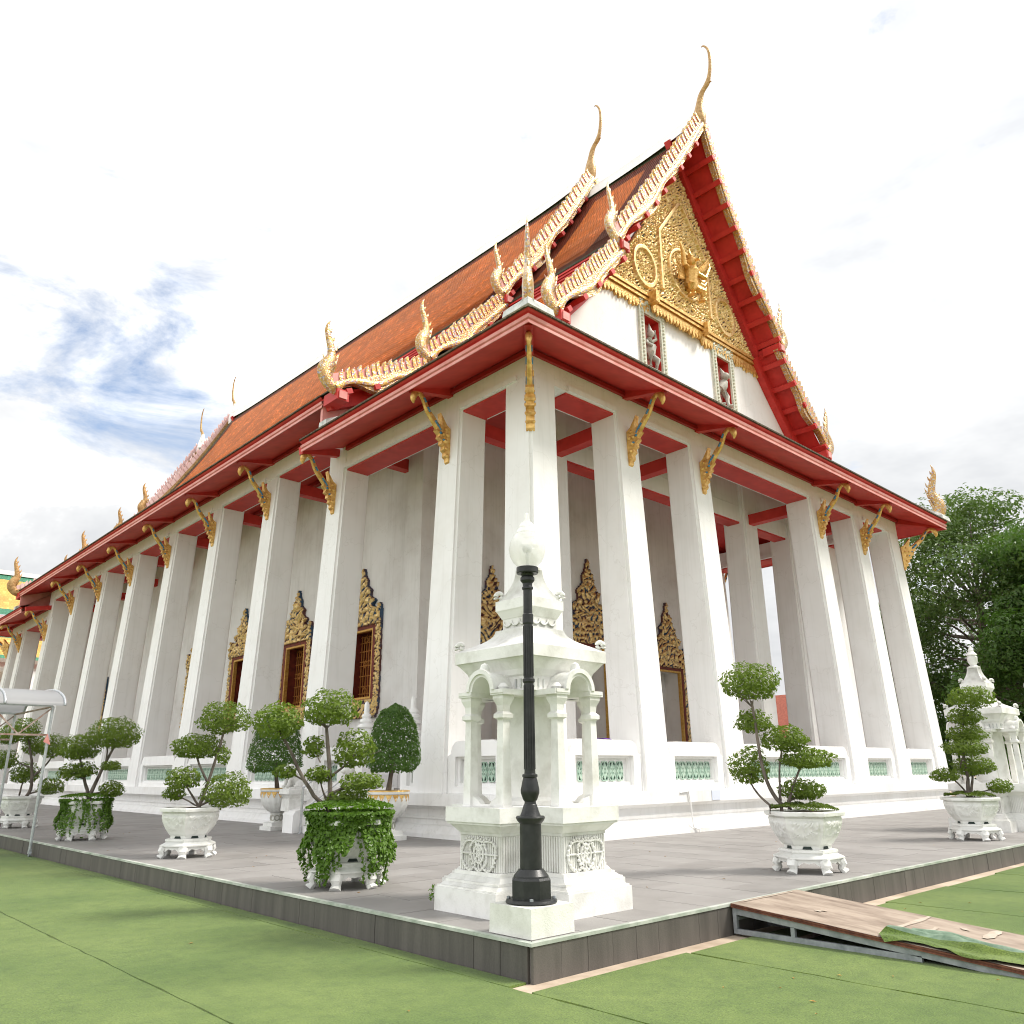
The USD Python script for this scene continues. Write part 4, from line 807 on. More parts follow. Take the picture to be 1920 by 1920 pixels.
# tier fascias: red boards and pink mouldings under each tier's eave
for (cv, y0, y1, both) in ((C_B1, YB + 0.35, my(YB) - 0.35, 0), (C_B2, YB + 0.35, my(YB) - 0.35, 0), (C_A1, YA + 0.3, YB + 1.0, 1), (C_A2, YA + 0.3, YB + 1.0, 1)):
    x, z = cv[0]
    for f in ((lambda y: y), my) if both else ((lambda y: y),):
        for fx in ((lambda v: v), mx):
            r = MB().box(*sorted((fx(x + 0.08), fx(x + 0.3))), *sorted((f(y0), f(y1))), z - 0.42, z - 0.02)
            for k in range(3): r.box(*sorted((fx(x + 0.0 + 0.02 * k), fx(x + 0.09))), *sorted((f(y0), f(y1))), z - 0.1 - 0.1 * k, z - 0.03 - 0.1 * k)
            obj('tier_fascia', r, 'red_pale' if False else 'red_paint', T)
            obj('tier_moulding', MB().box(*sorted((fx(x + 0.02), fx(x + 0.14))), *sorted((f(y0), f(y1))), z - 0.5, z - 0.425), 'red_pale', T)
            obj('tier_flashing', MB().box(*sorted((fx(x + 0.16), fx(x + 0.5))), *sorted((f(y0 + (1.1 if both else 0.4)), f(y1))), z - 0.72, z - 0.56), 'grey_mortar', T)
# ------------------------------------------------------------------ gilded bargeboards, fins and finials
def naga_tail(O, D, H=2.05, mat_='gold_mosaic', parent=None, name='naga_finial'):
    """tall curling tail finial rising from a bulging base; D points outward"""
    D = np.array([*D, 0.0]); S = np.array([-D[1], D[0], 0]); O = np.asarray(O, float); k = H / 2.05; P = lambda d, h: O + (D * d + np.array([0, 0, h])) * k
    c = smooth_path([(-0.25, -0.12), (0.02, -0.06), (0.24, 0.14), (0.30, 0.42), (0.17, 0.7), (0.10, 0.95), (0.16, 1.25), (0.26, 1.55), (0.30, 1.8), (0.22, 2.05)], 30)
    w = np.interp(np.linspace(0, 1, 30), [0, .12, .3, .42, .55, .7, .85, 1], [0.16, 0.22, 0.25, 0.21, 0.15, 0.125, 0.085, 0.012])
    m = MB().tube([P(*q) for q in c], w * k, 8, 0.5, S)
    for t in (12, 15, 18, 21, 24):                                   # barbs on the inner side
        a = P(*c[t]); m.tube([a, a + (-D * 0.16 + np.array([0, 0, 0.06])) * k * (w[t] / 0.13), a + (-D * 0.21 + np.array([0, 0, 0.2])) * k * (w[t] / 0.13)], np.array([0.07, 0.05, 0.004]) * k, 5, 0.5, S)
    a = P(*c[14]); m.tube([a, a + (D * 0.2 + np.array([0, 0, -0.02])) * k, a + (D * 0.27 + np.array([0, 0, 0.1])) * k], np.array([0.07, 0.05, 0.004]) * k, 5, 0.5, S)
    for r in (0.10, 0.19, 0.27):                                     # grooved neck
        m.tube([P(0.26 - r, 0.0 + r * .3), P(0.34 - r, 0.3), P(0.22 - r, 0.62)], 0.035 * k, 5, 1.6, S)
    return obj(name, m, mat_, parent or T, smooth=50)
def fin(parent, O, A, Nn, S, h, w, mat_):
    """leaf shaped fin: A along the board (upwards), Nn away from it, S across"""
    pts = [(-w / 2, -0.05), (w / 2, -0.05), (w * 0.62, h * 0.35), (w * 0.7, h * 0.7), (w * 0.95, h), (w * 0.25, h * 0.88), (-w * 0.2, h * 0.6), (-w * 0.5, h * 0.28)]
    m = MB().plate(Polygon(pts), O, A, Nn, 0.12, -0.06); return obj('fin', m, mat_, parent)
def bargeboard(y, cv, fx, out, lean=0.0, wave=(0.0, 0), fins=True, width=0.36, fin_h=0.42, tail=True, lift=0.16, gold='gold_mosaic', finmat='gold_fin', th=0.2):
    """board along one verge. out = -1 faces -y. wave = (amplitude, count) of the serpent lower edge"""
    p = np.asarray(cv, float); seg = np.concatenate([[0], np.cumsum(np.hypot(*np.diff(p, axis=0).T))]); L = seg[-1]; n = 64
    s = np.linspace(0, L, n); x = np.interp(s, seg, p[:, 0]); z = np.interp(s, seg, p[:, 1]); t = np.stack([np.gradient(x), np.gradient(z)], 1); t /= np.linalg.norm(t, axis=1, keepdims=True); nn = np.stack([-t[:, 1], t[:, 0]], 1)
    u = s / L; amp = wave[0] * np.clip((0.62 - u) / 0.15, 0, 1) * np.clip(u / 0.05, 0, 1)
    top = lift; bot = lift - width + amp * np.sin(u * wave[1] * 2 * PI)
    c = np.stack([x, z], 1); A = c + nn * top; B = c + nn * bot[:, None] if np.ndim(bot) else c + nn * bot
    yy = y + lean * u ** 2
    S = np.array([0, float(out), 0]); m = MB(); P = np.zeros((n, 5, 3))
    for k, (q, o) in enumerate(((A, 0), (A, 1), (B, 1), (B, 0), (A, 0))):
        P[:, k, 0] = [fx(v) for v in q[:, 0]]; P[:, k, 2] = q[:, 1]; P[:, k, 1] = yy + out * (o * th - 0.02)
    flip = (fx(1.0) == 1.0) != (out < 0)
    m.grid(P if flip else P[:, ::-1])
    for e, rev in ((0, False), (-1, True)):
        v = P[e, :4]; m.add(v, [(0, 1, 2, 3) if rev else (3, 2, 1, 0)])
    b = obj('bargeboard', m, gold, T, smooth=30)
    # raised rib along the board's face
    rb = MB(); q = [(np.array([fx((A[k, 0] + B[k, 0]) / 2), yy[k] + out * (th + 0.0), (A[k, 1] + B[k, 1]) / 2])) for k in range(0, n, 2)]; rb.tube(q, 0.085, 6, 0.5, S); obj('rib', rb, 'gold_fin', b, smooth=50)
    bk = MB(); mid_ = yy + out * th * 0.5; BT = c + nn * (lift + 0.26); P2 = np.zeros((n, 5, 3))
    for k, (q, o) in enumerate(((BT, -0.03), (BT, 0.03), (A, 0.03), (A, -0.03), (BT, -0.03))):
        P2[:, k, 0] = [fx(v) for v in q[:, 0]]; P2[:, k, 2] = q[:, 1]; P2[:, k, 1] = mid_ + out * o
    bk.grid(P2 if flip else P2[:, ::-1]); obj('fin_backing', bk, 'red_pale' if finmat == 'gold_fin' else finmat, b)
    if fins:
        cnt = int(L / 0.245)
        for k in range(cnt):
            f = (k + 0.5) / cnt; i = min(n - 1, int(f * (n - 1)))
            if f < 0.04: continue
            Tv = np.array([(1 if fx(1.0) == 1.0 else -1) * t[i, 0], 0, t[i, 1]]); Nv = np.array([(1 if fx(1.0) == 1.0 else -1) * nn[i, 0], 0, nn[i, 1]])
            fin(b, np.array([fx(A[i, 0]), yy[i] + out * th * 0.5, A[i, 1]]), Tv, Nv, S, fin_h * (0.78 + 0.22 * math.sin(f * PI)) * (0.9 + 0.2 * ((k * 7) % 5) / 5), 0.15, finmat)
    if tail: naga_tail((fx(x[0] - 0.05), y + out * 0.09, z[0] + 0.06), ((-1 if fx(1.0) == 1.0 else 1), 0), 2.05, gold, b)
    return b
for f, out in ((lambda y: y, -1), (my, 1)):
    back = out > 0
    g_, fm = ('gold_mosaic', 'gold_fin') if not back else ('gold_old', 'rose_stucco')
    for fx in ((lambda v: v), mx):
        bargeboard(f(YA), C_A1, fx, out, lean=0.42 * out, wave=(0.17, 2.4), gold=g_, finmat=fm)
        bargeboard(f(YA), C_A2, fx, out, wave=(0.21, 1.7), gold=g_, finmat=fm)
        bargeboard(f(YB), C_B1, fx, out, lean=0.1 * out, wave=(0.17, 2.4), gold=g_, finmat=fm)
        bargeboard(f(YB), C_B2, fx, out, wave=(0.22, 1.8), gold=g_, finmat=fm)
        bargeboard(f(YB), C_B3, fx, out, wave=(0.22, 1.9), gold=g_, finmat=fm)
        naga_tail((fx(5.86), f(5.86) if not back else f(5.86), 11.45), ((-q if fx(1.0) == 1.0 else q), (-q if not back else q)), 2.25, 'gold_mosaic')
        for cv, yv in ((C_A1, YA), (C_A2, YA), (C_B1, YB), (C_B2, YB), (C_B3, YB)):      # purlin ends under the boards' feet
            x, z = cv[0]; obj('purlin_end', MB().box(*sorted((fx(x + 0.02), fx(x + 0.42))), *sorted((f(yv) + out * 0.26, f(yv) - out * 0.5)), z - 0.40, z - 0.06), 'red_paint', T)
            obj('purlin_cap', MB().box(*sorted((fx(x + 0.08), fx(x + 0.34))), *sorted((f(yv) + out * 0.30, f(yv) + out * 0.262)), z - 0.36, z - 0.12), 'red_pale', T)
# roof-end finials
def chofa(yb, z0, out, f=lambda y: y, mat_='gold_old', white=False):
    pts = [(0.0, -0.35), (0.0, 0.0), (-0.02, 0.42), (-0.07, 0.92), (-0.22, 1.38), (-0.46, 1.62), (-0.60, 1.9), (-0.70, 2.38), (-0.72, 2.95), (-0.66, 3.30), (-0.52, 3.55), (-0.40, 3.57)]
    c = smooth_path(pts, 44); w = np.interp(np.linspace(0, 1, 44), [0, .09, .17, .27, .37, .43, .47, .55, .7, .85, .95, 1], [.12, .25, .27, .15, .105, .10, .115, .085, .062, .045, .03, .012])
    P = [np.array([XC, f(yb + q_[0]), z0 + q_[1]]) for q_ in c]; m = MB().tube(P, w, 10, 0.9, (1, 0, 0))
    k = 20; sgn = 1 if f(1) == 1 else -1
    m.tube([P[k], P[k] + [0, -0.16 * sgn, 0.03], P[k] + [0, -0.22 * sgn, -0.02]], [0.07, 0.045, 0.01], 6)
    m.ball(P[4], (0.16, 0.16, 0.3), 6)
    c_ = obj('roof_finial', m, mat_, T, smooth=50)
    return c_
chofa(8.02, 25.75, -1); chofa(13.70, 26.75, -1)
for yb, zz in ((YB - 0.1, 26.5), (YA - 0.45, 25.7)):
    chofa(yb, zz, 1, my); obj('finial_base', MB().lathe([(0.42, zz - 0.6), (0.40, zz - 0.1), (0.30, zz + 0.4), (0.17, zz + 0.9), (0.12, zz + 1.15)], 10, (XC, my(yb), 0)), 'plaster', T, smooth=50)
# verge soffits with cross rafters, gable rafters
def verge(cv, y0, y1, fx, f, step=0.95, lean=0.0):
    p = np.asarray(cv, float) ; m = MB(); d = np.gradient(p, axis=0); d /= np.linalg.norm(d, axis=1, keepdims=True); nn = np.stack([-d[:, 1], d[:, 0]], 1); q_ = p - nn * 0.12
    sl = np.linspace(0, 1, len(q_)); P = np.array([[(fx(a), f(y0 - lean * u_ * u_), b), (fx(a), f(y1), b)] for (a, b), u_ in zip(q_, sl)]); m.grid(P)
    o = obj('verge_soffit', m, 'red_paint', T)
    seg = np.concatenate([[0], np.cumsum(np.hypot(*np.diff(q_, axis=0).T))]); L = seg[-1]; k = int(L / step)
    for i in range(k + 1):
        s = (i + 0.35) * L / (k + 0.9); x, z = np.interp(s, seg, q_[:, 0]), np.interp(s, seg, q_[:, 1])
        if s > 0.90 * L: continue
        a = np.interp(s, seg, nn[:, 0]); b = np.interp(s, seg, nn[:, 1]); r = MB(); r.bar((fx(x - a * 0.09), f(y0 - 0.26 - lean * (s / L) ** 2), z - b * 0.09), (fx(x - a * 0.09), f(y1), z - b * 0.09), 0.2, 0.16, up=((a if fx(1.0) == 1.0 else -a), 0, b)); obj('purlin', r, 'red_paint', o)
    g2 = MB(); e = [np.array([fx(a), f(y1 - 0.14), b]) - [ (c_ if fx(1.0) == 1.0 else -c_) * 0.20, 0, dd * 0.20] for (a, b), (c_, dd) in zip(q_, nn)]
    for u, v in zip(e[:-1], e[1:]): g2.bar(u, v, 0.27, 0.40, up=(-(v - u)[2] * (1 if fx(1.0) == 1.0 else -1), 0, abs((v - u)[0])))
    obj('gable_rafter', g2, 'red_paint', o)
GY = 9.45
for f in (lambda y: y, my):
    for fx in ((lambda v: v), mx):
        verge(C_A1, YA - 0.02, GY, fx, f, lean=0.42); verge(C_A2, YA - 0.02, GY, fx, f, 1.05)
        verge(C_B1, YB - 0.02, YB + 0.62, fx, f, 1.0); verge(C_B2, YB - 0.02, YB + 0.62, fx, f, 1.1); verge(C_B3, YB - 0.02, YB + 0.62, fx, f, 1.3)
# gable walls
def gable_poly(z0, cvs, inset=0.16):
    L = []
    for cv in cvs: L += [(x, z) for x, z in cv]
    pts = [(x + 0.1, z - inset) for x, z in L]; pts = [p_ for p_ in pts if p_[1] > z0]
    return Polygon([(pts[0][0], z0)] + pts + [(mx(a), b) for a, b in pts[::-1]] + [(mx(pts[0][0]), z0)]).buffer(0)
GP = gable_poly(12.6, (C_A2, C_A1[1:]))
nich = [(XC - 2.15, 14.72, 16.75), (XC + 2.35, 14.72, 16.75)]; NW = 0.47
hole = unary_union([sbox(a - NW, b, a + NW, c) for a, b, c in nich])
for f, out in ((lambda y: y, -1), (my, 1)):
    gw = MB(); 
    if out < 0: gw.plate(GP.difference(hole), (0, GY + 0.45, 0), (1, 0, 0), (0, 0, 1), 0.45)
    else: gw.plate(GP, (0, my(GY), 0), (1, 0, 0), (0, 0, 1), 0.4)
    obj('gable_wall', gw, 'plaster', T)
    gb = MB().plate(gable_poly(13.0, (C_B3, C_B2, C_B1[1:]), 0.3), (0, f(YB + 0.7) + (0.05 if out < 0 else 0), 0), (1, 0, 0), (0, 0, 1), 0.05); obj('gable_wall', gb, 'red_pale', T)
for f in (0, 1):                                                     # wall of the porch below the gable
    y0, y1 = (9.75, 10.35) if not f else (my(10.35), my(9.75))
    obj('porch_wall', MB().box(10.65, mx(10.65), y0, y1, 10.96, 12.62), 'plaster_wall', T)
# carved pediment
PZ = 17.55; PT = 24.45; PHW = 4.55
def ped_extra(u, v):
    h = np.zeros_like(u); 
    for sx in (-1, 1):                                               # gabled centre bay and posts
        h = np.where((np.abs(sx * u - (1.55 - (v - 20.6) * 0.72)) < 0.09) & (v > 20.6) & (v < 22.6) & (sx * u > -0.05), 1.35, h); h = np.where((np.abs(sx * u - 1.55) < 0.08) & (v < 20.6) & (v > 18.1), 1.3, h)
        h = np.where(np.abs(np.hypot(u - sx * 2.55, (v - 18.6) * 0.8) - 0.62) < 0.07, 1.3, h)
    h = np.where(np.abs(np.hypot(u, (v - 19.4)) - 1.0) < 0.06, 1.2, h)
    return h
inside = lambda u, v: (np.abs(u) < PHW * (PT - v) / (PT - PZ) * (1 - 0.05 * np.sin(PI * np.clip((v - PZ) / (PT - PZ), 0, 1)))) & (v >= PZ)
PED = relief_plate('pediment', inside, (XC, GY - 0.02, 0), (1, 0, 0), (0, 0, 1), -PHW, PHW, PZ, PT, 400, 300, 0.15, T, 'gilt_relief', 5.4, 5, 0.04, ped_extra)
# bird-like guardian figure on the pediment
gf = MB(); c0 = np.array([0.0, 0.0, 0.0])
gf.lathe([(0.2, -0.75), (0.34, -0.45), (0.30, -0.1), (0.42, 0.25), (0.30, 0.48), (0.13, 0.56)], 10, c0); gf.ball(c0 + [0, -0.12, 0.78], (0.2, 0.24, 0.24), 8)
gf.lathe([(0.2, 0.92), (0.13, 1.02), (0.15, 1.1), (0.06, 1.3), (0.0, 1.6)], 8, c0 + [0, -0.08, 0]); gf.tube([c0 + [0, -0.3, 0.78], c0 + [0, -0.5, 0.72], c0 + [0, -0.56, 0.6]], [0.1, 0.06, 0.01], 6)
for s in (-1, 1):
    gf.tube([c0 + [s * 0.35, -0.1, 0.35], c0 + [s * 0.85, -0.25, 0.2], c0 + [s * 1.05, -0.35, 0.75], c0 + [s * 1.15, -0.3, 1.25]], [0.13, 0.11, 0.09, 0.03], 7)
    for k in range(4): gf.tube([c0 + [s * 0.4, 0.05, 0.2 - k * 0.12], c0 + [s * (0.95 + 0.05 * k), -0.1, 0.1 - k * 0.2], c0 + [s * (1.3 - 0.06 * k), -0.12, 0.5 - k * 0.28]], [0.1, 0.1, 0.02], 6, 0.5, (0, 1, 0))
    gf.tube([c0 + [s * 0.2, -0.05, -0.5], c0 + [s * 0.5, -0.3, -0.75], c0 + [s * 0.42, -0.15, -1.2]], [0.2, 0.16, 0.08], 7); gf.ball(c0 + [s * 0.42, -0.25, -1.24], (0.12, 0.2, 0.07), 6)
for k in range(5): gf.tube([c0 + [0.22, 0.0, 0.2], c0 + [0.6 + 0.06 * k, -0.28, 0.45 + 0.13 * k], c0 + [0.95 + 0.08 * k, -0.35, 0.75 + 0.2 * k]], [0.06, 0.05, 0.012], 5)
gv, gff = gf.arr(); gv = gv * [0.8, 0.95, 0.8] + [XC + 0.15, GY - 0.30, 19.3]; gv = gv + 0.03 * (np.stack([meshkit.noise(gv * 9, s_) for s_ in (1, 2, 3)], -1) - 0.5)
obj('guardian_relief', MB().add(gv, gff), 'gold', T, smooth=40)
# gilded cornice with breaks, and a fringe of drops under it
def cornice(x0, x1, z, yo):
    m = MB()
    for a, b, o in ((0.0, 0.10, 0.10), (0.10, 0.15, 0.05), (0.15, 0.26, 0.16), (0.26, 0.30, 0.07), (0.30, 0.42, 0.20)): m.box(x0, x1, GY - yo - o, GY + 0.02, z + a, z + b)
    obj('cornice', m, 'gold', T)
    n = int((x1 - x0) / 0.19)
    for k in range(n):
        x = x0 + (k + 0.5) * (x1 - x0) / n; l = 0.30 + 0.06 * math.sin(k * 1.7)
        d = MB().plate(Polygon([(-0.085, 0), (0.085, 0), (0.09, -0.1), (0.05, -l * 0.7), (0, -l), (-0.05, -l * 0.7), (-0.09, -0.1)]), (x, GY - yo - 0.015, z), (1, 0, 0), (0, 0, 1), 0.09); obj('fringe_drop', d, 'gold', DROP)
DROP = obj('fringe_rail', MB().box(XC - 4.6, XC + 4.6, GY - 0.06, GY + 0.02, 17.05, 17.10), 'gold', T)
cornice(XC - 5.0, XC - 2.3, 17.12, 0.0); cornice(XC - 2.3 + 0.003, XC + 0.9, 17.14, 0.14); cornice(XC + 0.9 + 0.003, XC + 5.0, 17.12, 0.0)
obj('cornice', MB().box(XC + 0.78, XC + 0.96, GY - 0.5, GY + 0.02, 17.13, 17.6).box(XC - 2.4, XC - 2.2, GY - 0.5, GY + 0.02, 17.13, 17.6), 'gold', T)
# niches with figures
for k, (a, b, c) in enumerate(nich):
    fr = sbox(a - NW - 0.26, b - 0.24, a + NW + 0.26, c + 0.26).difference(sbox(a - NW, b, a + NW, c)); N_ = obj('niche', MB().plate(fr, (0, GY, 0), (1, 0, 0), (0, 0, 1), 0.09), 'cream_mosaic', T)
    obj('niche_back', MB().plate(sbox(a - NW, b, a + NW, c), (0, GY + 0.40, 0), (1, 0, 0), (0, 0, 1), 0.03), 'red_pale', N_)
    ln = MB().box(a - NW, a - NW + 0.012, GY + 0.0, GY + 0.37, b, c).box(a + NW - 0.012, a + NW, GY, GY + 0.37, b, c).box(a - NW + 0.013, a + NW - 0.013, GY, GY + 0.37, c - 0.012, c).box(a - NW + 0.013, a + NW - 0.013, GY, GY + 0.37, b, b + 0.012); obj('niche_lining', ln, 'red_paint', N_)
    cr = lambda u, v: (np.abs(u) < NW + 0.24) & (v < c + 0.5 + 0.12 * np.abs(np.sin(u * 7)))
    relief_plate('crest', cr, (a, GY, 0), (1, 0, 0), (0, 0, 1), -NW - 0.26, NW + 0.26, c + 0.2, c + 0.72, 40, 24, 0.1, N_, 'cream_mosaic', 4.0, 60 + k, 0.05)
    bd = MB()
    for v in np.linspace(b - 0.1, c + 0.12, 17):
        for s in (-1, 1): bd.ball((a + s * (NW + 0.13), GY - 0.09, v), 0.05, 5)
    obj('beading', bd, 'cream_mosaic', N_, kind='stuff')
    m = MB(); o = np.array([a, GY + 0.15, b]); s = 1 if k == 0 else -1
    if k == 0:                                                       # seated guardian with raised arm and wings
        m.tube([o + [0, 0, 0.55], o + [0.03, -0.05, 0.95], o + [0, -0.02, 1.25]], [0.2, 0.22, 0.13], 8); m.ball(o + [0.02, -0.1, 1.42], (0.13, 0.15, 0.15), 7); m.tube([o + [0.02, -0.08, 1.52], o + [0.02, -0.06, 1.85]], [0.11, 0.01], 7)
        m.tube([o + [0.1, 0, 1.15], o + [0.3, -0.12, 1.3], o + [0.26, -0.12, 1.65]], [0.08, 0.06, 0.03], 6); m.tube([o + [-0.1, 0, 1.15], o + [-0.28, -0.15, 0.95], o + [-0.1, -0.25, 0.85]], [0.08, 0.06, 0.04], 6)
        m.tube([o + [-0.08, 0, 0.6], o + [-0.22, -0.25, 0.55], o + [-0.16, -0.15, 0.1]], [0.15, 0.12, 0.06], 7); m.tube([o + [0.08, 0, 0.6], o + [0.22, -0.2, 0.4], o + [0.2, -0.12, 0.03]], [0.15, 0.12, 0.06], 7)
    else:                                                            # lion-like guardian on bent legs
        m.tube([o + [-0.12, 0, 0.75], o + [0.06, -0.05, 0.95], o + [0.16, -0.1, 1.15]], [0.2, 0.23, 0.15], 8); m.ball(o + [0.12, -0.16, 1.32], (0.17, 0.19, 0.16), 7); m.tube([o + [0.1, -0.1, 1.42], o + [0.02, -0.05, 1.7]], [0.12, 0.01], 7)
        m.tube([o + [-0.16, 0, 0.85], o + [-0.32, 0, 1.15], o + [-0.2, -0.05, 1.45]], [0.08, 0.06, 0.02], 6)
        for x_, d in ((-0.2, 0.02), (0.2, -0.08)): m.tube([o + [x_ * 0.6, 0, 0.8], o + [x_ * 1.5, d, 0.5], o + [x_ * 0.9, d - 0.1, 0.06]], [0.15, 0.11, 0.06], 7); m.ball(o + [x_ * 0.9, d - 0.16, 0.06], (0.09, 0.14, 0.06), 6)
    obj('niche_figure', m, 'grey_stone', N_, smooth=50)
# paper notice on the plinth
single('notice', MB().box(12.62, 12.98, BX + 0.012, BX + 0.028, 0.70, 0.93), 'paper', 'small pale blue paper notice stuck on the white plinth in front of the right colonnade', 'notice', (12.8, BX + 0.02, 0.70))
# ------------------------------------------------------------------ hanging lanterns and small things on the temple
for k, (y, z) in enumerate(((27.1, 9.0), (33.3, 9.6), (37.9, 9.5))):
    lab = ['small glass lantern on a red cord in the left colonnade, nearest the front corner', 'small glass lantern hanging on a red cord in the left colonnade, the middle one', 'small glass lantern hanging on a red cord in the left colonnade, farthest back'][k]
    t = thing('hanging_lantern', lab, 'lantern', (8.9, y, z), group='lanterns hanging in the colonnade'); zt = 12.2 - 0.0105 * (y - 5.5) - z
    obj('cord', MB().tube([(0, 0, 0.36), (0, 0, zt)], 0.014, 5), 'red_paint', t); obj('hood', MB().lathe([(0.15, 0.22), (0.14, 0.26), (0.05, 0.30), (0.03, 0.36)], 12), 'black_iron', t)
    obj('glass', MB().lathe([(0.0, -0.12), (0.06, -0.08), (0.12, 0.03), (0.13, 0.12), (0.11, 0.22)], 12), 'clear_glass', t, smooth=True); obj('lamp', MB().lathe([(0.0, 0.0), (0.04, 0.04), (0.03, 0.12), (0.02, 0.2)], 8), 'brass_grille', t)
r2 = np.random.default_rng(5); cl = MB(); uu, vv = np.meshgrid(np.linspace(-0.33, 0.33, 40), np.linspace(-0.10, 0.10, 16), indexing='ij'); P_ = np.stack([uu * 6, vv * 8, uu * 0], -1)
cl.grid(np.stack([9.02 + uu + 0.03 * np.sin(vv * 20), 6.9 + vv * (1 - 0.5 * np.abs(uu) / 0.33), 2.085 - 0.00 + 0.055 * meshkit.fbm(P_, 3, 4) * (1 - (np.abs(uu) / 0.34) ** 4)], -1))
single('cloth', cl, 'purple_cloth', 'crumpled purple cloth lying on the white balustrade behind the stone shrine', 'cloth', (9.02, 6.9, 2.09), smooth=True)

# ------------------------------------------------------------------ boundary stone shrines
def make_shrine(loc, label):
    t = thing('boundary_shrine', label, 'shrine', loc, group='white boundary stone shrines around the temple')
    def cross(e, w, z0, z1, e2=None, w2=None):
        e2, w2 = e2 or e, w2 or w; m = MB()
        def c(e, w): return [(-w, -e), (w, -e), (w, -w), (e, -w), (e, w), (w, w), (w, e), (-w, e), (-w, w), (-e, w), (-e, -w), (-w, -w)]
        A = [(*p, z0) for p in c(e, w)]; B = [(*p, z1) for p in c(e2, w2)]; n = 12
        m.add(A + B, [(i, (i + 1) % n, n + (i + 1) % n, n + i) for i in range(n)])
        for z, L, s in ((z1, B, 1), (z0, A, -1)):
            pl = Polygon([p[:2] for p in L]); q_ = trimesh.creation.triangulate_polygon(pl, engine='earcut'); f = q_[1] if s > 0 else q_[1][:, ::-1]; m.add(np.c_[q_[0], np.full(len(q_[0]), z)], f)
        return m
    def stack(rows):
        m = MB()
        for r in rows:
            a = cross(*r); v, f = a.arr(); m.add(v, f)
        return m
    obj('base', stack([(1.02, 0.50, -0.004, 0.235), (1.0, 0.485, 0.236, 0.255), (0.97, 0.465, 0.256, 0.285, 0.93, 0.44), (0.92, 0.43, 0.286, 0.31), (0.89, 0.415, 0.311, 0.36, 0.85, 0.385), (0.84, 0.375, 0.361, 0.40)]), 'white_stone', t)
    body = obj('pedestal', stack([(0.79, 0.335, 0.401, 0.76)]), 'white_stone', t)
    for k in range(4):                                               # fluting and vine ornament on each end face
        a = k * PI / 2; D = np.array([math.cos(a), math.sin(a), 0]); S = np.array([-D[1], D[0], 0]); fl = MB()
        for q_ in np.linspace(-0.315, 0.315, 19):
            c = D * 0.795 + S * q_; fl.bar(c + [0, 0, 0.405], c + [0, 0, 0.755], 0.018, 0.02, up=D)
        for s in (-1, 1):
            for q_ in np.linspace(0.36, 0.76, 12):
                c = D * q_ + S * s * 0.34; fl.bar(c + [0, 0, 0.405], c + [0, 0, 0.755], 0.018, 0.02, up=S)
        obj('fluting', fl, 'white_stone', body)
        o = MB(); C = D * 0.815 + np.array([0, 0, 0.575]); R_ = lambda u, v: C + S * u + np.array([0, 0, v])
        th = np.linspace(0, 2 * PI, 40)
        for cx, ax in ((-0.145, 1), (0.145, 1), (0.0, -1)):
            o.tube([R_(cx + 0.13 * math.cos(x) * (1 + 0.15 * math.sin(2 * x) * ax), 0.15 * math.sin(x) + 0.02 * math.cos(2 * x)) for x in th], 0.013, 6)
            for x in th[::2]: o.ball(R_(cx + 0.135 * math.cos(x), 0.155 * math.sin(x)) + D * 0.004, (0.016, 0.016, 0.016), 4)
        o.tube([R_(0.075 * math.cos(x), 0.09 * math.sin(x)) for x in th], 0.014, 6); o.tube([R_(0.03 * math.cos(x), 0.035 * math.sin(x)) for x in th[::3]], 0.012, 6)
        for x in np.linspace(0, PI, 5)[:-1]: o.tube([R_(0.08 * math.cos(x), 0.09 * math.sin(x)), R_(-0.08 * math.cos(x), -0.09 * math.sin(x))], 0.009, 5)
        o.tube([R_(-0.3, 0.0), R_(0.3, 0.0)], 0.01, 5); o.tube([R_(0, -0.17), R_(0, 0.17)], 0.009, 5)
        obj('vine_ornament', o, 'white_stone', body, smooth=50)
    obj('table', stack([(0.80, 0.345, 0.761, 0.79), (0.81, 0.35, 0.791, 0.87, 0.885, 0.42), (0.905, 0.44, 0.871, 0.895), (0.92, 0.452, 0.896, 1.05)]), 'white_stone', t)
    obj('core', MB().lathe([(0.40, 1.051), (0.40, 1.1), (0.37, 1.14), (0.355, 2.5)], 24), 'white_stone', t, smooth=35)
    # four arched bays, each on two slender posts
    for k in range(4):
        a = k * PI / 2; D = np.array([math.cos(a), math.sin(a), 0]); S = np.array([-D[1], D[0], 0])
        for s in (-1, 1):
            c = D * 0.70 + S * s * 0.275
            p = MB(); Z = lambda r, z: None
            prof = [(0.072, 1.051), (0.062, 1.07), (0.048, 1.95), (0.048, 1.97), (0.078, 1.99), (0.078, 2.03), (0.05, 2.06), (0.055, 2.13), (0.085, 2.2), (0.085, 2.235), (0.108, 2.26), (0.108, 2.30)]
            p.lathe([(r * math.sqrt(2), z) for r, z in prof], 4, (c[0], c[1], 0), a + PI / 4); obj('post', p, 'white_stone', t)
            obj('knob', MB().lathe([(0.06, 2.301), (0.065, 2.33), (0.03, 2.37), (0.0, 2.38)], 10, (c[0], c[1], 0)), 'white_stone', t, smooth=40)
        for s in (-1, 1): obj('impost', MB().plate(sbox(min(s * 0.165, s * 0.40), 2.24, max(s * 0.165, s * 0.40), 2.30), D * 0.30, S, (0, 0, 1), 0.5), 'white_stone', t)
        arch = Point(0, 2.30).buffer(0.215, 16).intersection(sbox(-1, 2.3, 1, 3)).difference(Point(0, 2.30).buffer(0.155, 16)); m = MB().plate(arch, D * 0.30, S, (0, 0, 1), 0.5)
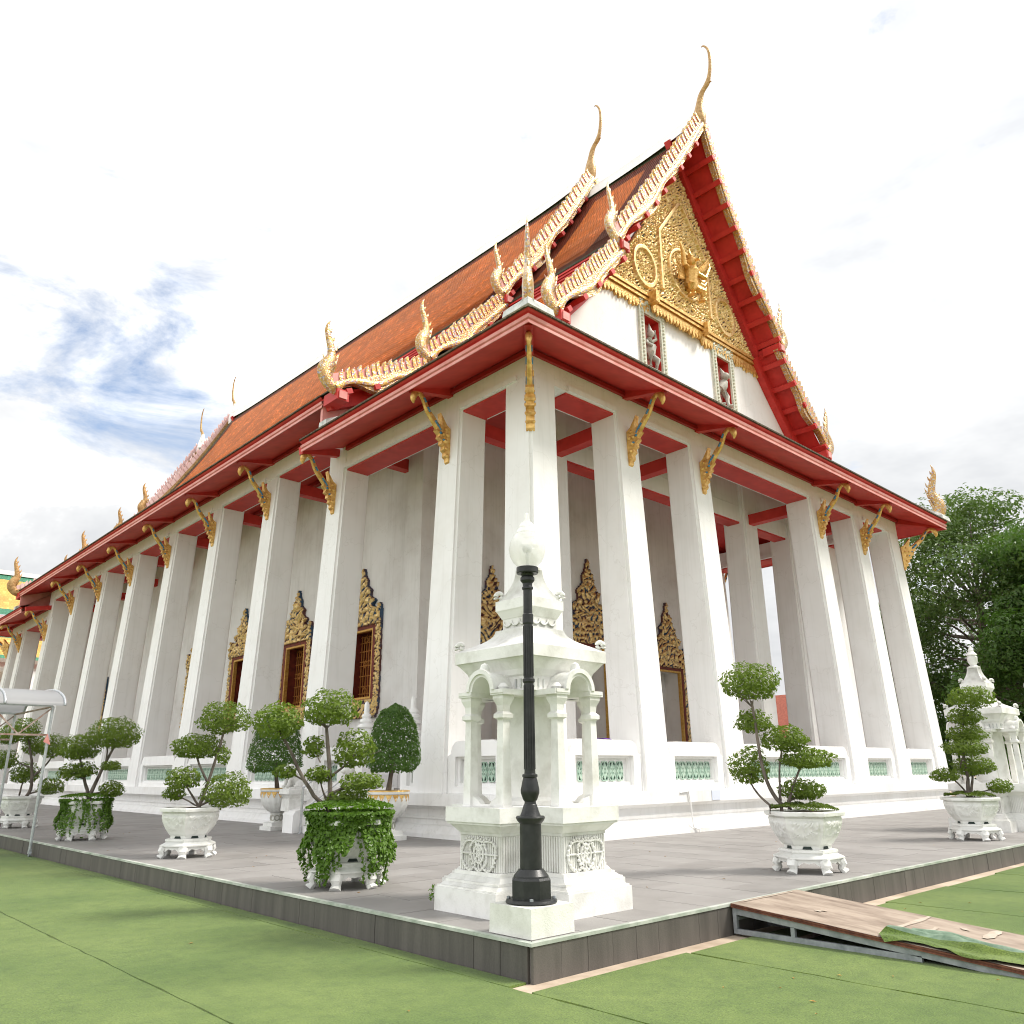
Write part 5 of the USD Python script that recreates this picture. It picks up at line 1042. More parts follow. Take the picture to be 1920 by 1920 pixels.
        m.plate(Point(0, 2.30).buffer(0.24, 16).intersection(sbox(-1, 2.3, 1, 3)).difference(Point(0, 2.30).buffer(0.19, 16)), D * 0.78, S, (0, 0, 1), 0.04); obj('vault', m, 'white_stone', t, smooth=30)
        obj('knob', MB().lathe([(0.055, 2.52), (0.06, 2.55), (0.04, 2.6), (0.0, 2.62)], 10, tuple(D * 0.74)), 'white_stone', t, smooth=40)
        br = MB().plate(Polygon([(-0.225, 1.052), (0.225, 1.052), (0.225, 1.17), (0.12, 1.12), (0.07, 1.075), (-0.07, 1.075), (-0.12, 1.12), (-0.225, 1.17)]), D * 0.66, S, (0, 0, 1), 0.07); obj('foot_brace', br, 'white_stone', t)
        fz = MB()
        for q_ in np.linspace(-0.44, 0.44, 12):
            if abs(q_) > 0.24: fz.bar(D * 0.50 + S * q_ + [0, 0, 2.33], D * 0.50 + S * q_ + [0, 0, 2.43], 0.022, 0.03, up=D)
        obj('slot_frieze', fz, 'grey_mortar', t)
    fr = MB().sqlathe([(0.50, 2.30), (0.50, 2.46), (0.52, 2.48), (0.54, 2.54), (0.60, 2.62), (0.635, 2.66), (0.655, 2.665), (0.655, 2.80), (0.645, 2.81)]); obj('cornice', fr, 'white_stone', t)
    def roof(z0, z1, r0, r1, name):
        n = 40; m = MB(); P = []
        for tt in np.linspace(0, 1, 9):
            r = r1 + (r0 - r1) * (1 - tt) ** 2.0; z = z0 + (z1 - z0) * tt; row = []
            for sd in range(4):
                for q_ in range(n):
                    u = -1 + 2 * q_ / n; rip = 0.030 * abs(math.sin(q_ * PI / 2)) * (r / r0) ; cz = 0.02 * (abs(u) ** 6) * (1 - tt)
                    d = r + rip; x, y = [(u * r, -d), (d, u * r), (-u * r, d), (-d, -u * r)][sd]; row.append((x, y, z + cz - rip * (1 - tt) * 0.8))
            row.append(row[0]); P.append(row)
        m.grid(np.array(P).transpose(1, 0, 2)[:, :]); o = obj(name, m, 'white_stone', t)
        for sx in (-1, 1):
            for sy in (-1, 1):
                c = np.array([sx * r0 * 0.97, sy * r0 * 0.97, z0 + 0.02]); dd = np.array([sx, sy, 0]) / math.sqrt(2); th = np.linspace(-0.6, 5.4, 22)
                obj('volute', MB().tube([c + dd * (0.055 - 0.008 * x) * math.cos(x) * 0.9 + np.array([0, 0, 0.05 + (0.05 - 0.006 * x) * math.sin(x)]) for x in th], np.linspace(0.034, 0.018, 22), 6), 'white_stone', o, smooth=True)
    roof(2.81, 3.07, 0.62, 0.30, 'lower_roof')
    obj('neck', MB().sqlathe([(0.235, 3.0), (0.235, 3.21), (0.245, 3.22), (0.285, 3.30), (0.30, 3.32), (0.30, 3.44)]), 'white_stone', t)
    sw = MB()
    for k in range(4):
        a = k * PI / 2; D = np.array([math.cos(a), math.sin(a), 0]); S = np.array([-D[1], D[0], 0])
        for s in (-1, 0, 1): sw.tube([D * 0.245 + S * (s * 0.14 + 0.07 * math.cos(x)) + np.array([0, 0, 3.19 - 0.07 * math.sin(x)]) for x in np.linspace(0, PI, 8)], 0.012, 5)
    obj('swag', sw, 'white_stone', t, smooth=True)
    roof(3.44, 3.84, 0.27, 0.115, 'upper_roof')
    obj('finial', MB().lathe([(0.15, 3.83), (0.155, 3.86), (0.12, 3.87), (0.07, 3.9), (0.115, 3.98), (0.125, 4.10), (0.10, 4.14), (0.135, 4.16), (0.06, 4.25), (0.065, 4.28), (0.03, 4.36), (0.0, 4.42)], 12), 'white_stone', t, smooth=30)
    return t
shr = make_shrine((1.53, 1.53, 0), 'tall white stone shrine with arched bays, right behind the black lamp post')
dup(shr, (17.33, 1.55, 0), 0, 'white stone shrine with a ribbed roof behind the potted tree at the right edge')
dup(shr, (1.6, 31.7, 0), 0, 'white stone shrine far along the left edge of the platform, behind the metal canopy')
wd = MB(); r4 = np.random.default_rng(9)
def leaf_cards(mb, P, N, size, rng_, flat=0.45, ratio=0.5):
    """bent leaf cards (two triangles) at points P facing roughly along N"""
    P = np.asarray(P, float); n = len(P); N = N + rng_.normal(0, flat, (n, 3)); N /= np.linalg.norm(N, axis=1, keepdims=True) + 1e-9
    a = rng_.normal(0, 1, (n, 3)); a -= N * (a * N).sum(1, keepdims=True); a /= np.linalg.norm(a, axis=1, keepdims=True) + 1e-9; b = np.cross(N, a)
    L = (size * rng_.uniform(0.65, 1.3, n))[:, None]; w = L * ratio
    v = np.stack([P - a * L * 0.5, P + b * w * 0.5 + N * L * 0.08, P + a * L * 0.5 - N * L * 0.1, P - b * w * 0.5 + N * L * 0.08], 1).reshape(-1, 3)
    i = np.arange(n)[:, None] * 4; f = np.concatenate([i + [0, 1, 2], i + [0, 2, 3]], 0); mb.add(v, f); return mb
leaf_cards(wd, [0.505, 2.06, 0.16] + r4.normal(0, (0.02, 0.02, 0.035), (22, 3)), np.tile([-0.6, 0, 0.6], (22, 1)), 0.05, r4)
single('weed', wd, 'leaf_vine', 'tiny green weed growing from the foot of the corner shrine', 'weed', (0.505, 2.06, 0.1))
# ------------------------------------------------------------------ lamp post on its block
single('plinth_block', MB().frus((0.07, 0.63, 0.07, 0.63), (0.075, 0.625, 0.075, 0.625), 0.003, 0.25), 'concrete_block', 'low square white painted block under the black lamp post at the platform corner', 'plinth', (0.35, 0.35, 0.003))
def make_lamp(loc, label):
    t = thing('street_lamp', label, 'lamp post', loc, group='globe lamp posts around the platform')
    k = math.radians(22.5)
    bs = MB().lathe([(0.235, 0.001), (0.245, 0.015), (0.235, 0.035), (0.19, 0.04)], 28); bs.lathe([(0.195, 0.035), (0.195, 0.20), (0.18, 0.22)], 8, (0, 0, 0), k + 0.82); bs.lathe([(0.17, 0.21), (0.165, 0.235), (0.135, 0.27), (0.12, 0.29)], 24)
    b = obj('base', bs, 'black_iron', t, smooth=28)
    for j in range(4): obj('bolt', MB().lathe([(0.018, 0.036), (0.018, 0.055), (0.0, 0.06)], 6, (0.215 * math.cos(j * PI / 2 + 0.8), 0.215 * math.sin(j * PI / 2 + 0.8), 0)), 'frame_steel', b)
    obj('pole', MB().lathe([(0.105, 0.28), (0.103, 0.69), (0.13, 0.72), (0.142, 0.745), (0.135, 0.76), (0.10, 0.765), (0.085, 0.80), (0.065, 0.86), (0.058, 0.87), (0.055, 0.89), (0.07, 0.91), (0.09, 0.965), (0.092, 1.0), (0.075, 1.08), (0.066, 1.11), (0.076, 1.12), (0.076, 1.14), (0.055, 1.15), (0.054, 1.17), (0.05, 2.02), (0.062, 2.035), (0.062, 2.06), (0.05, 2.07), (0.048, 2.62), (0.056, 2.63), (0.056, 2.72), (0.047, 2.73), (0.046, 2.98), (0.058, 2.99), (0.058, 3.01), (0.05, 3.02), (0.05, 3.05), (0.075, 3.08), (0.075, 3.11), (0.06, 3.13), (0.07, 3.15), (0.11, 3.155), (0.115, 3.165), (0.115, 3.22), (0.10, 3.225)], 24), 'black_iron', t, smooth=25)
    fl = MB()
    for j in range(14):
        a = j * 2 * PI / 14
        for z0, z1, r0, r1 in ((1.19, 2.0, 0.0535, 0.0495), (2.09, 2.6, 0.0495, 0.0475)): fl.bar((r0 * math.cos(a), r0 * math.sin(a), z0), (r1 * math.cos(a), r1 * math.sin(a), z1), 0.012, 0.008, up=(math.cos(a), math.sin(a), 0))
    obj('fluting', fl, 'black_iron', t)
    gl = obj('globe', MB().lathe([(0.095, 3.226), (0.15, 3.28), (0.185, 3.35), (0.195, 3.42), (0.18, 3.50), (0.14, 3.57), (0.11, 3.595)], 28), 'opal_globe', t, smooth=True)
    obj('bulb', MB().lathe([(0.0, 3.39), (0.04, 3.395), (0.055, 3.43), (0.04, 3.46), (0.0, 3.475)], 12), 'grey_mortar', t, smooth=True)
    obj('socket', MB().lathe([(0.022, 3.226), (0.014, 3.30), (0.02, 3.33), (0.014, 3.39)], 8), 'steel', t)
    obj('finial', MB().lathe([(0.118, 3.592), (0.12, 3.60), (0.10, 3.64), (0.085, 3.655), (0.085, 3.68), (0.06, 3.715), (0.035, 3.73), (0.025, 3.78), (0.02, 3.82), (0.0, 3.835)], 20), 'opal_globe', t, smooth=40)
    return t
lamp = make_lamp((0.355, 0.355, 0.25), 'black iron lamp post with a white globe on a white block at the platform corner')
dup(lamp, (22.85, 1.8, 0.25), 0, 'white globe lamp post cut by the right edge of the picture, beside the far shrine', scale=(1, 1, 1.02))

# ------------------------------------------------------------------ potted trees
LAT = np.array([0.7285, -0.685, 0]); LAT[:2] = np.array([CF[1], -CF[0]]) / math.hypot(CF[0], CF[1]); DEP = np.array([CF[0], CF[1], 0]) / math.hypot(CF[0], CF[1])
def make_stand(loc, rz, label):
    t = thing('pot_stand', label, 'stand', loc, rz, group='white stands under the potted trees')
    obj('top', MB().lathe([(0.44, 0.185), (0.50, 0.195), (0.50, 0.215), (0.42, 0.25), (0.40, 0.265), (0.415, 0.28), (0.415, 0.31), (0.39, 0.316)], 6), 'white_glaze', t)
    m = MB()
    for k in range(6):
        a = k * PI / 3; b = a + PI / 3; A = np.array([math.cos(a), math.sin(a), 0]) * 0.47; B = np.array([math.cos(b), math.sin(b), 0]) * 0.47; U = (B - A) / np.linalg.norm(B - A); L = np.linalg.norm(B - A); N = np.cross(U, [0, 0, 1.0])
        m.plate(Polygon([(0.0, 0.19), (L, 0.19), (L, 0.12), (L - 0.1, 0.11), (L - 0.16, 0.15), (L / 2, 0.135), (0.16, 0.15), (0.1, 0.11), (0, 0.12)]), A, U, (0, 0, 1), 0.05, -0.05)
    obj('apron', m, 'white_glaze', t)
    for k in range(6):
        a = k * PI / 3; D = np.array([math.cos(a), math.sin(a), 0]); c = [D * 0.43 + [0, 0, 0.17], D * 0.455 + [0, 0, 0.12], D * 0.43 + [0, 0, 0.06], D * 0.47 + [0, 0, 0.02], D * 0.485 + [0, 0, 0.002]]
        obj('foot', MB().tube(c, [0.085, 0.08, 0.062, 0.075, 0.08], 8, 0.8, D), 'white_glaze', t, smooth=40)
    return t
def make_pot(loc, rz, label):
    t = thing('flower_pot', label, 'pot', loc, rz, group='white hexagonal pots on the platform')
    prof = [(0.33, 0.0), (0.33, 0.045), (0.36, 0.07), (0.43, 0.16), (0.485, 0.26), (0.515, 0.35), (0.52, 0.42), (0.505, 0.435), (0.52, 0.445), (0.565, 0.455), (0.57, 0.50), (0.555, 0.515), (0.50, 0.515), (0.49, 0.48), (0.0, 0.47)]
    body = obj('bowl', MB().lathe(prof, 6), 'white_glaze', t)
    nt = MB()
    for k in range(6):
        a = (k + 0.5) * PI / 3; D = np.array([math.cos(a), math.sin(a), 0]); S = np.array([-D[1], D[0], 0]); c3 = math.cos(PI / 6)
        nt.plate(Polygon([(-0.07, 0.002), (0.07, 0.002), (0.05, 0.04), (-0.05, 0.04)]), D * (0.33 * c3 + 0.002), S, (0, 0, 1), 0.004)
        nu, nv = 26, 18; s = np.linspace(-0.40, 0.40, nu); zz = np.linspace(0.125, 0.395, nv); R_ = np.interp(zz, [p[1] for p in prof[2:7]], [p[0] for p in prof[2:7]])
        U_, Z_ = np.meshgrid(s, zz, indexing='ij'); RR = np.broadcast_to(R_, U_.shape); Pn = np.stack([U_ * 9, Z_ * 9, np.full_like(U_, 3.0)], -1)
        w = meshkit.noise(Pn * 1.1, 3); h = np.abs(np.sin(U_ * 34 + 5 * w + 2 * np.sin(Z_ * 30))) * np.abs(np.cos(Z_ * 22 + 4 * w)); edge = np.clip(np.minimum.reduce([(U_ + 0.40), (0.40 - U_), (Z_ - 0.125) * 1.4, (0.395 - Z_) * 1.4]) / 0.04, 0, 1)
        d = RR * c3 + (0.004 + 0.022 * h) * edge
        pts = D[None, None] * d[..., None] + S[None, None] * (U_ * RR)[..., None]; pts[..., 2] = Z_; obj('relief_panel', MB().grid(pts), 'white_glaze', body, smooth=45)
    obj('drain_notch', nt, 'dark_void', t)
    obj('soil', MB().lathe([(0.50, 0.455), (0.3, 0.50), (0.0, 0.52)], 12), 'soil', t, smooth=True)
    return t
def pad_points(rg, c, rl, rz, dep, dens, fill=0.35, seed=0):
    """points and normals of a clipped foliage pad: domed above, flatter and ragged below"""
    n = int(dens * (rl * rl + rl * rz) * 6); d = rg.normal(0, 1, (n, 3)); d /= np.linalg.norm(d, axis=1, keepdims=True)
    lump = 0.80 + 0.40 * meshkit.noise(d * 2.6 + seed * 7.3, seed)
    rad = np.where(rg.random(n) < fill, rg.uniform(0.3, 0.95, n), rg.uniform(0.86, 1.06, n)) * lump
    x = d * rad[:, None]; x[:, 2] = np.where(x[:, 2] < 0, x[:, 2] * 0.72, x[:, 2])
    P = c + LAT * (x[:, :1] * rl) + DEP * (x[:, 1:2] * rl * dep) + np.array([0, 0, 1.0]) * (x[:, 2:3] * rz)
    N = d * [1, 1, 1]; N = LAT * d[:, :1] + DEP * d[:, 1:2] + np.array([0, 0, 1.0]) * (d[:, 2:3] + 0.35)
    gap = meshkit.noise((P - c) * 9.0 + 3, seed + 50) > (0.24 if fill else 0)
    return P[gap], N[gap]
def make_tree(key, label, name='potted_tree', leaf=0.062, dens=1050, matn='leaf_topiary', z0=0.78):
    (bx, by), pads, brs = TREES[key]; rg = np.random.default_rng(sum(map(ord, key)) + 3)
    t = thing(name, label, 'potted tree', (bx, by, z0), group='clipped cloud-pruned trees in pots'); off = [rg.uniform(-0.28, 0.28) for _ in pads]
    def W_(l, z, d): return LAT * l + DEP * d + np.array([0, 0, z - z0])
    for i, br in enumerate(brs):
        l, z, r = br[-1]; j = min(range(len(pads)), key=lambda k: (pads[k][0] - l) ** 2 + (pads[k][1] - z) ** 2); P = []
        k0 = len(br) - 1
        for k, (a, b, r) in enumerate(br): P.append(W_(a, b, off[j] * (k / k0) ** 1.3 if k0 else 0))
        P[0][2] = max(P[0][2], 0.02) if False else P[0][2]
        q = smooth_path(P, 16) if len(P) > 2 else np.linspace(P[0], P[-1], 8); q = q + meshkit.noise(q * 7 + i)[:, None] * 0.03 - 0.015
        if i == 0 or br[0][1] < 1.05: q = np.vstack([q[0] + [0, 0, -0.12], q])
        rad = np.interp(np.linspace(0, 1, len(q)), np.linspace(0, 1, len(br)), [p[2] for p in br])
        obj('trunk' if i == 0 else 'branch', MB().tube(q, rad, 8), 'bark', t, smooth=True)
        for _ in range(5):                                           # twigs into the pad
            e = W_(pads[j][0], pads[j][1], off[j]) + LAT * rg.normal(0, pads[j][2] * .5) + DEP * rg.normal(0, pads[j][2] * .4) + np.array([0, 0, rg.uniform(-.3, .4) * pads[j][3]])
            obj('twig', MB().tube([q[-2], (q[-1] + e) / 2 + [0, 0, -0.02], e], [0.009, 0.006, 0.003], 4), 'bark', t)
    for k, (l, z, rl, rz) in enumerate(pads):
        m = MB(); P, N = pad_points(rg, W_(l, z, off[k]), rl * 1.02, rz * 1.08, 0.9, dens, 0.4, k + sum(map(ord, key)))
        leaf_cards(m, P, N, leaf, rg, 0.55); obj('foliage', m, matn, t)
    return t
pot0 = stand0 = None
LB = {'5': ('beside the left of the corner shrine, under trailing green creeper', 'nearest potted tree left of the corner shrine, standing above trailing creeper'),
      '4': ('in plain view, second from the corner on the left side', 'potted tree second from the corner on the left, one high pad on a bent trunk'),
      '3': ('half covered by creeper, third from the corner on the left side', 'V-shaped potted tree with two forked trunks, third from the corner on the left side'),
      '2': ('at the far left edge behind the metal canopy leg', 'dark potted tree at the far left edge behind the metal canopy leg'),
      'R': ('standing alone on the right, above the wooden ramp', 'tall leaning potted tree on the right, above the wooden ramp'),
      'RR': ('at the far right in front of the distant shrine', 'upright tiered potted tree at the far right in front of the distant shrine')}
for key in ('5', '4', '3', '2', 'R', 'RR'):
    (bx, by) = TREES[key][0]; a = math.atan2(-DEP[1], -DEP[0]) + (0.18 if key in 'R4' else -0.1); loc = (bx, by, 0.0); lp = (bx, by, 0.317)
    if pot0 is None: stand0 = make_stand(loc, a, 'white footed stand ' + LB[key][0]); pot0 = make_pot(lp, a, 'white carved hexagonal pot ' + LB[key][0])
    else: dup(stand0, loc, a, 'white footed stand ' + LB[key][0]); dup(pot0, lp, a, 'white carved hexagonal pot ' + LB[key][0])
    make_tree(key, LB[key][1])
def creeper(name, key, label, full, seed):
    (bx, by) = TREES[key][0]; rg = np.random.default_rng(seed); t = thing(name, label, 'creeper', (bx, by, 0.8), group='creepers trailing from pots'); m = MB(); st = MB()
    n = int(7000 * full); a = rg.uniform(0, 2 * PI, n) 
    if full < 0.9: a = np.where(rg.random(n) < 0.8, rg.choice([2.6, 3.3, 5.6, 6.2, 0.4], n) + rg.normal(0, 0.30, n), a)
    r = 0.49 + 0.08 * rg.random(n); z = -rg.random(n) ** 1.35 * (0.50 + 0.22 * np.sin(a * 5 + seed) + 0.15 * np.sin(a * 11)); r = r + 0.05 * np.sin(z * 9) + (0.03 if full > 0.9 else 0)
    P = np.stack([np.cos(a) * r, np.sin(a) * r, z + 0.12 * full], -1); N = np.stack([np.cos(a), np.sin(a), 0.5 + 0 * a], -1); leaf_cards(m, P, N, 0.06, rg, 0.4, 0.75)
    n2 = int(1700 * full); a = rg.uniform(0, 2 * PI, n2); r = 0.58 * np.sqrt(rg.random(n2)); P = np.stack([np.cos(a) * r, np.sin(a) * r, (0.07 + 0.10 * full) * np.sqrt(np.clip(1 - (r / 0.64) ** 2, 0, 1)) + 0.02 + 0.08 * full], -1); leaf_cards(m, P, np.tile([0, 0, 1.0], (n2, 1)), 0.055, rg, 0.5, 0.75)
    for k in range(int(34 * full)):
        a0 = rg.uniform(0, 2 * PI); L = rg.uniform(0.45, 0.78 if full > 0.9 else 0.7); zs = np.linspace(0.05, -L, 14); rr_ = 0.51 + 0.03 * np.sin(zs * 8 + k); ang = a0 + 0.08 * np.sin(zs * 6 + k); c = np.stack([np.cos(ang) * rr_, np.sin(ang) * rr_, zs], -1)
        st.tube(c, 0.004, 4); q_ = np.repeat(c, 5, 0) + rg.normal(0, 0.016, (70, 3)); leaf_cards(m, q_, np.tile([math.cos(a0), math.sin(a0), 0.3], (70, 1)), 0.042, rg, 0.6, 0.7)
    obj('leaves', m, 'leaf_vine', t); obj('stems', st, 'leaf_vine', t, kind='stuff')
creeper('creeper', '5', 'dense bright green creeper spilling all over the pot nearest the corner shrine', 1.0, 21)
creeper('creeper', '3', 'thin green creeper hanging in strands over the pot third from the corner on the left', 0.55, 33)
for key, lab in (('R', 'low green moss and grass growing in the pot above the wooden ramp'), ('RR', 'dry yellowish moss in the pot at the far right')):
    (bx, by) = TREES[key][0]; rg = np.random.default_rng(4); m = MB(); n = 2200; a = rg.uniform(0, 2 * PI, n); r = 0.49 * np.sqrt(rg.random(n)); P = np.stack([bx + np.cos(a) * r, by + np.sin(a) * r, 0.84 + 0.08 * meshkit.noise(np.stack([np.cos(a) * r * 6, np.sin(a) * r * 6, r * 0], -1)) + 0.06 * (1 - r / 0.5)], -1)
    leaf_cards(m, P, np.tile([0, 0, 1.0], (n, 1)), 0.045, rg, 1.0, 0.4); single('moss', m, 'moss', lab, 'moss', (bx, by, 0.84), kind='stuff')
# urns by the side stairs
def make_urn(loc, label):
    t = thing('urn', label, 'urn', loc, group='white and gold urns beside the side stairs'); n = 36; prof = [(0.12, 0.42), (0.20, 0.45), (0.32, 0.55), (0.40, 0.70), (0.43, 0.84), (0.425, 0.94)]
    m = MB(); zz = np.linspace(0.42, 0.94, 12); rr_ = np.interp(zz, [p[1] for p in prof], [p[0] for p in prof]); th = np.linspace(0, 2 * PI, 97); P = np.array([[((r + 0.018 * abs(math.sin(x * 9))) * math.cos(x), (r + 0.018 * abs(math.sin(x * 9))) * math.sin(x), z) for x in th] for z, r in zip(zz, rr_)]); m.grid(P.transpose(1, 0, 2)); obj('bowl', m, 'white_glaze', t, smooth=40)
    gm = MB()
    for k in range(18):
        x0 = k * 2 * PI / 18; x1 = (k + 1) * 2 * PI / 18; xm = (x0 + x1) / 2; f = lambda x, z, o=0.006: ((np.interp(z, zz, rr_) + 0.018 * abs(math.sin(x * 9)) + o) * math.cos(x), (np.interp(z, zz, rr_) + 0.018 * abs(math.sin(x * 9)) + o) * math.sin(x), z)
        xs = np.linspace(x0, x1, 7); 
        for a_, b_ in zip(xs[:-1], xs[1:]):
            lo = lambda x: 0.94 - 0.15 * (1 - abs(x - xm) / (PI / 18)); gm.add([f(a_, lo(a_)), f(b_, lo(b_)), f(b_, 0.94), f(a_, 0.94)], [(0, 1, 2, 3)])
    obj('gold_petals', gm, 'gold', t, smooth=True)
    obj('rim', MB().lathe([(0.43, 0.941), (0.455, 0.95), (0.465, 0.985), (0.46, 1.02), (0.41, 1.02), (0.40, 0.96), (0.0, 0.95)], n), 'white_glaze', t, smooth=30); obj('rim_line', MB().lathe([(0.463, 1.0), (0.468, 1.022), (0.44, 1.03)], n), 'gold', t, smooth=True)
    obj('foot', MB().sqlathe([(0.30, 0.002), (0.30, 0.10), (0.24, 0.11), (0.24, 0.19), (0.19, 0.2)]).lathe([(0.17, 0.19), (0.15, 0.3), (0.15, 0.38), (0.2, 0.425)], 8), 'white_glaze', t)
    for k in range(8):
        a_ = k * PI / 4 + PI / 8; D = np.array([math.cos(a_), math.sin(a_), 0]); obj('medallion', MB().plate(Point(0, 0.30).buffer(0.075, 8).difference(Point(0, 0.30).buffer(0.045, 8)), D * 0.135, (-D[1], D[0], 0), (0, 0, 1), 0.02), 'grey_stone', t)
    return t
urn = make_urn((5.4, 15.0, 0), 'white urn with gold petals left of the stone lion'); dup(urn, (5.45, 10.05, 0), 0.1, 'white urn with gold petals right of the side stairs, behind the creeper pot')
for key, lab in (('u1', 'bell shaped clipped tree in the urn left of the stone lion'), ('u2', 'bell shaped clipped tree in the urn right of the side stairs')):
    (bx, by), pads, brs = TREES[key]; by = by if key == 'u1' else 10.05; rg = np.random.default_rng(len(key) + ord(key[1])); t = thing('urn_tree', lab, 'potted tree', (bx, by, 0.95), group='bell shaped trees in the urns'); l, z, rl, rz = pads[0]; n = 8200
    d = rg.uniform(0, 1, n); a_ = rg.uniform(0, 2 * PI, n); rr_ = np.interp(d, [0, .1, .3, .7, 0.9, 1], [0.72, 1.0, 0.98, 0.78, 0.48, 0.0]) * rl * np.where(rg.random(n) < 0.3, rg.uniform(0.4, 0.95, n), rg.uniform(0.9, 1.06, n)); hh = 1.42 - 0.95 + d * (3.02 - 1.42) * (1.0 if key == 'u1' else 0.93)
    P = LAT * l + np.stack([np.cos(a_) * rr_, np.sin(a_) * rr_, hh], -1); P += (meshkit.noise(P * 5)[:, None] - 0.5) * 0.1; N = np.stack([np.cos(a_), np.sin(a_), 0.3 + d], -1); m = MB(); leaf_cards(m, P, N, 0.068, rg, 0.5); obj('foliage', m, 'leaf_urn', t)
    obj('trunk', MB().tube([LAT * l * 0.2 + [0, 0, 0], LAT * l * 0.5 + [0, 0, 0.3], LAT * l + [0, 0, 0.75]], [0.07, 0.05, 0.045], 8), 'bark', t, smooth=True)
    obj('soil', MB().lathe([(0.39, 0.02), (0.2, 0.05), (0.0, 0.06)], 14), 'soil', t)
# stone lion on the stair pedestal
def make_lion(loc, label):
    ped = single('lion_pedestal', MB().sqlathe([(0.20, 0.0), (0.19, 0.28), (0.17, 0.30), (0.20, 0.36), (0.25, 0.40), (0.25, 0.50), (0.235, 0.52)], (loc[0], loc[1], loc[2])), 'white_stone', 'white pedestal carrying the stone lion at the foot of the side stairs' if label.startswith('white stone lion left') else 'white pedestal of the lion on the far side of the stairs', 'pedestal', loc)
    t = thing('lion_statue', label, 'statue', (loc[0], loc[1], loc[2] + 0.521), group='stone lions at the side stairs'); m = MB()
    m.box(-0.2, 0.2, -0.17, 0.17, 0.0, 0.05); m.tube([(0.14, 0, 0.14), (0.05, 0, 0.22), (-0.10, 0, 0.36)], [0.13, 0.15, 0.13], 9); m.ball((-0.17, 0, 0.46), (0.13, 0.12, 0.12), 8); m.ball((-0.27, 0, 0.43), (0.06, 0.08, 0.06), 6); m.ball((-0.10, 0, 0.46), (0.11, 0.16, 0.15), 8)
    for s in (-1, 1):
        m.tube([(-0.13, s * 0.09, 0.30), (-0.17, s * 0.1, 0.14), (-0.19, s * 0.1, 0.06)], [0.06, 0.045, 0.05], 7); m.ball((-0.21, s * 0.1, 0.07), (0.06, 0.045, 0.035), 6); m.ball((0.10, s * 0.12, 0.13), (0.12, 0.06, 0.1), 7); m.ball((0.0, s * 0.15, 0.07), (0.08, 0.04, 0.035), 6); m.ball((-0.14, s * 0.1, 0.57), (0.03, 0.02, 0.04), 5)
    m.tube([(0.22, 0, 0.12), (0.28, 0, 0.26), (0.22, 0, 0.38)], [0.04, 0.045, 0.02], 6)
    obj('body', m, 'white_stone', t, smooth=60)
make_lion((5.3, 14.05, 0.50), 'white stone lion left of the side stairs, beside the urn'); make_lion((5.3, 11.3, 0.50), 'white stone lion right of the side stairs, mostly hidden by the creeper pot')
# ------------------------------------------------------------------ ramp with a piece of turf on it
RX0, RX1, RL = 3.06, 4.52, 3.25
ramp = thing('access_ramp', 'worn plywood ramp on a grey steel frame leading up to the platform on the right', 'ramp', ((RX0 + RX1) / 2, -1.6, ZT))
ORG[str(ramp.GetPath())] = np.array([(RX0 + RX1) / 2, -1.6, ZT])
rzf = lambda y: 0.008 + (y + 0.04) / RL * (0.27)                     # y negative going down
dk = MB(); n = 24; ys = np.linspace(-0.04, -0.04 - RL, n); xs = np.linspace(RX0, RX1, 12); X, Y = np.meshgrid(xs, ys, indexing='ij'); Z = rzf(Y) + 0.006 * meshkit.noise(np.stack([X * 2, Y * 2, X * 0], -1)); dk.grid(np.stack([X, Y, Z], -1)[:, ::-1]); obj('deck', dk, 'plywood', ramp, smooth=True)
ed = MB()
for k, (o, h) in enumerate(((0.0, 0.012), (0.006, 0.012), (-0.003, 0.012))):
    zz = -0.002 - k * 0.0125
    for xa in (RX0 - 0.004 + o, RX1 - 0.016 - o): ed.add([(xa, -0.04, rzf(-0.04) + zz), (xa + 0.02, -0.04, rzf(-0.04) + zz), (xa + 0.02, -0.04 - RL, rzf(-0.04 - RL) + zz), (xa, -0.04 - RL, rzf(-0.04 - RL) + zz), (xa, -0.04, rzf(-0.04) + zz - h), (xa + 0.02, -0.04, rzf(-0.04) + zz - h), (xa + 0.02, -0.04 - RL, rzf(-0.04 - RL) + zz - h), (xa, -0.04 - RL, rzf(-0.04 - RL) + zz - h)], [(0, 3, 2, 1), (4, 5, 6, 7), (0, 1, 5, 4), (1, 2, 6, 5), (2, 3, 7, 6), (3, 0, 4, 7)])
obj('deck_edge', ed, 'wood_edge', ramp)
obj('deck_underside', MB().add([(RX0 + .02, -.05, rzf(-.05) - .035), (RX1 - .02, -.05, rzf(-.05) - .035), (RX1 - .02, -RL, rzf(-RL) - .035), (RX0 + .02, -RL, rzf(-RL) - .035)], [(0, 1, 2, 3)]), 'wood_edge', ramp)
for k, (y, x0, x1, w) in enumerate(((-0.09, 0.2, 1.25, 0.03), (-1.62, 0.1, 1.42, 0.035), (-1.86, 0.45, 0.95, 0.06), (-2.3, 0.9, 1.4, 0.06), (-0.8, 0.5, 0.62, 0.05), (-2.05, 1.1, 1.18, 0.05))):
    m = MB(); c = meshkit.noise(np.stack([np.linspace(0, 4, 30), np.full(30, k), np.zeros(30)], -1)); xx = np.linspace(RX0 + x0, RX0 + x1, 30); m.grid(np.stack([np.stack([xx, y - w * (0.3 + c), rzf(y - w * (0.3 + c)) + 0.0105], -1), np.stack([xx, y + w * c[::-1], rzf(y + w * c[::-1]) + 0.0105], -1)], 1)); obj('bare_patch', m, 'ply_worn', ramp)
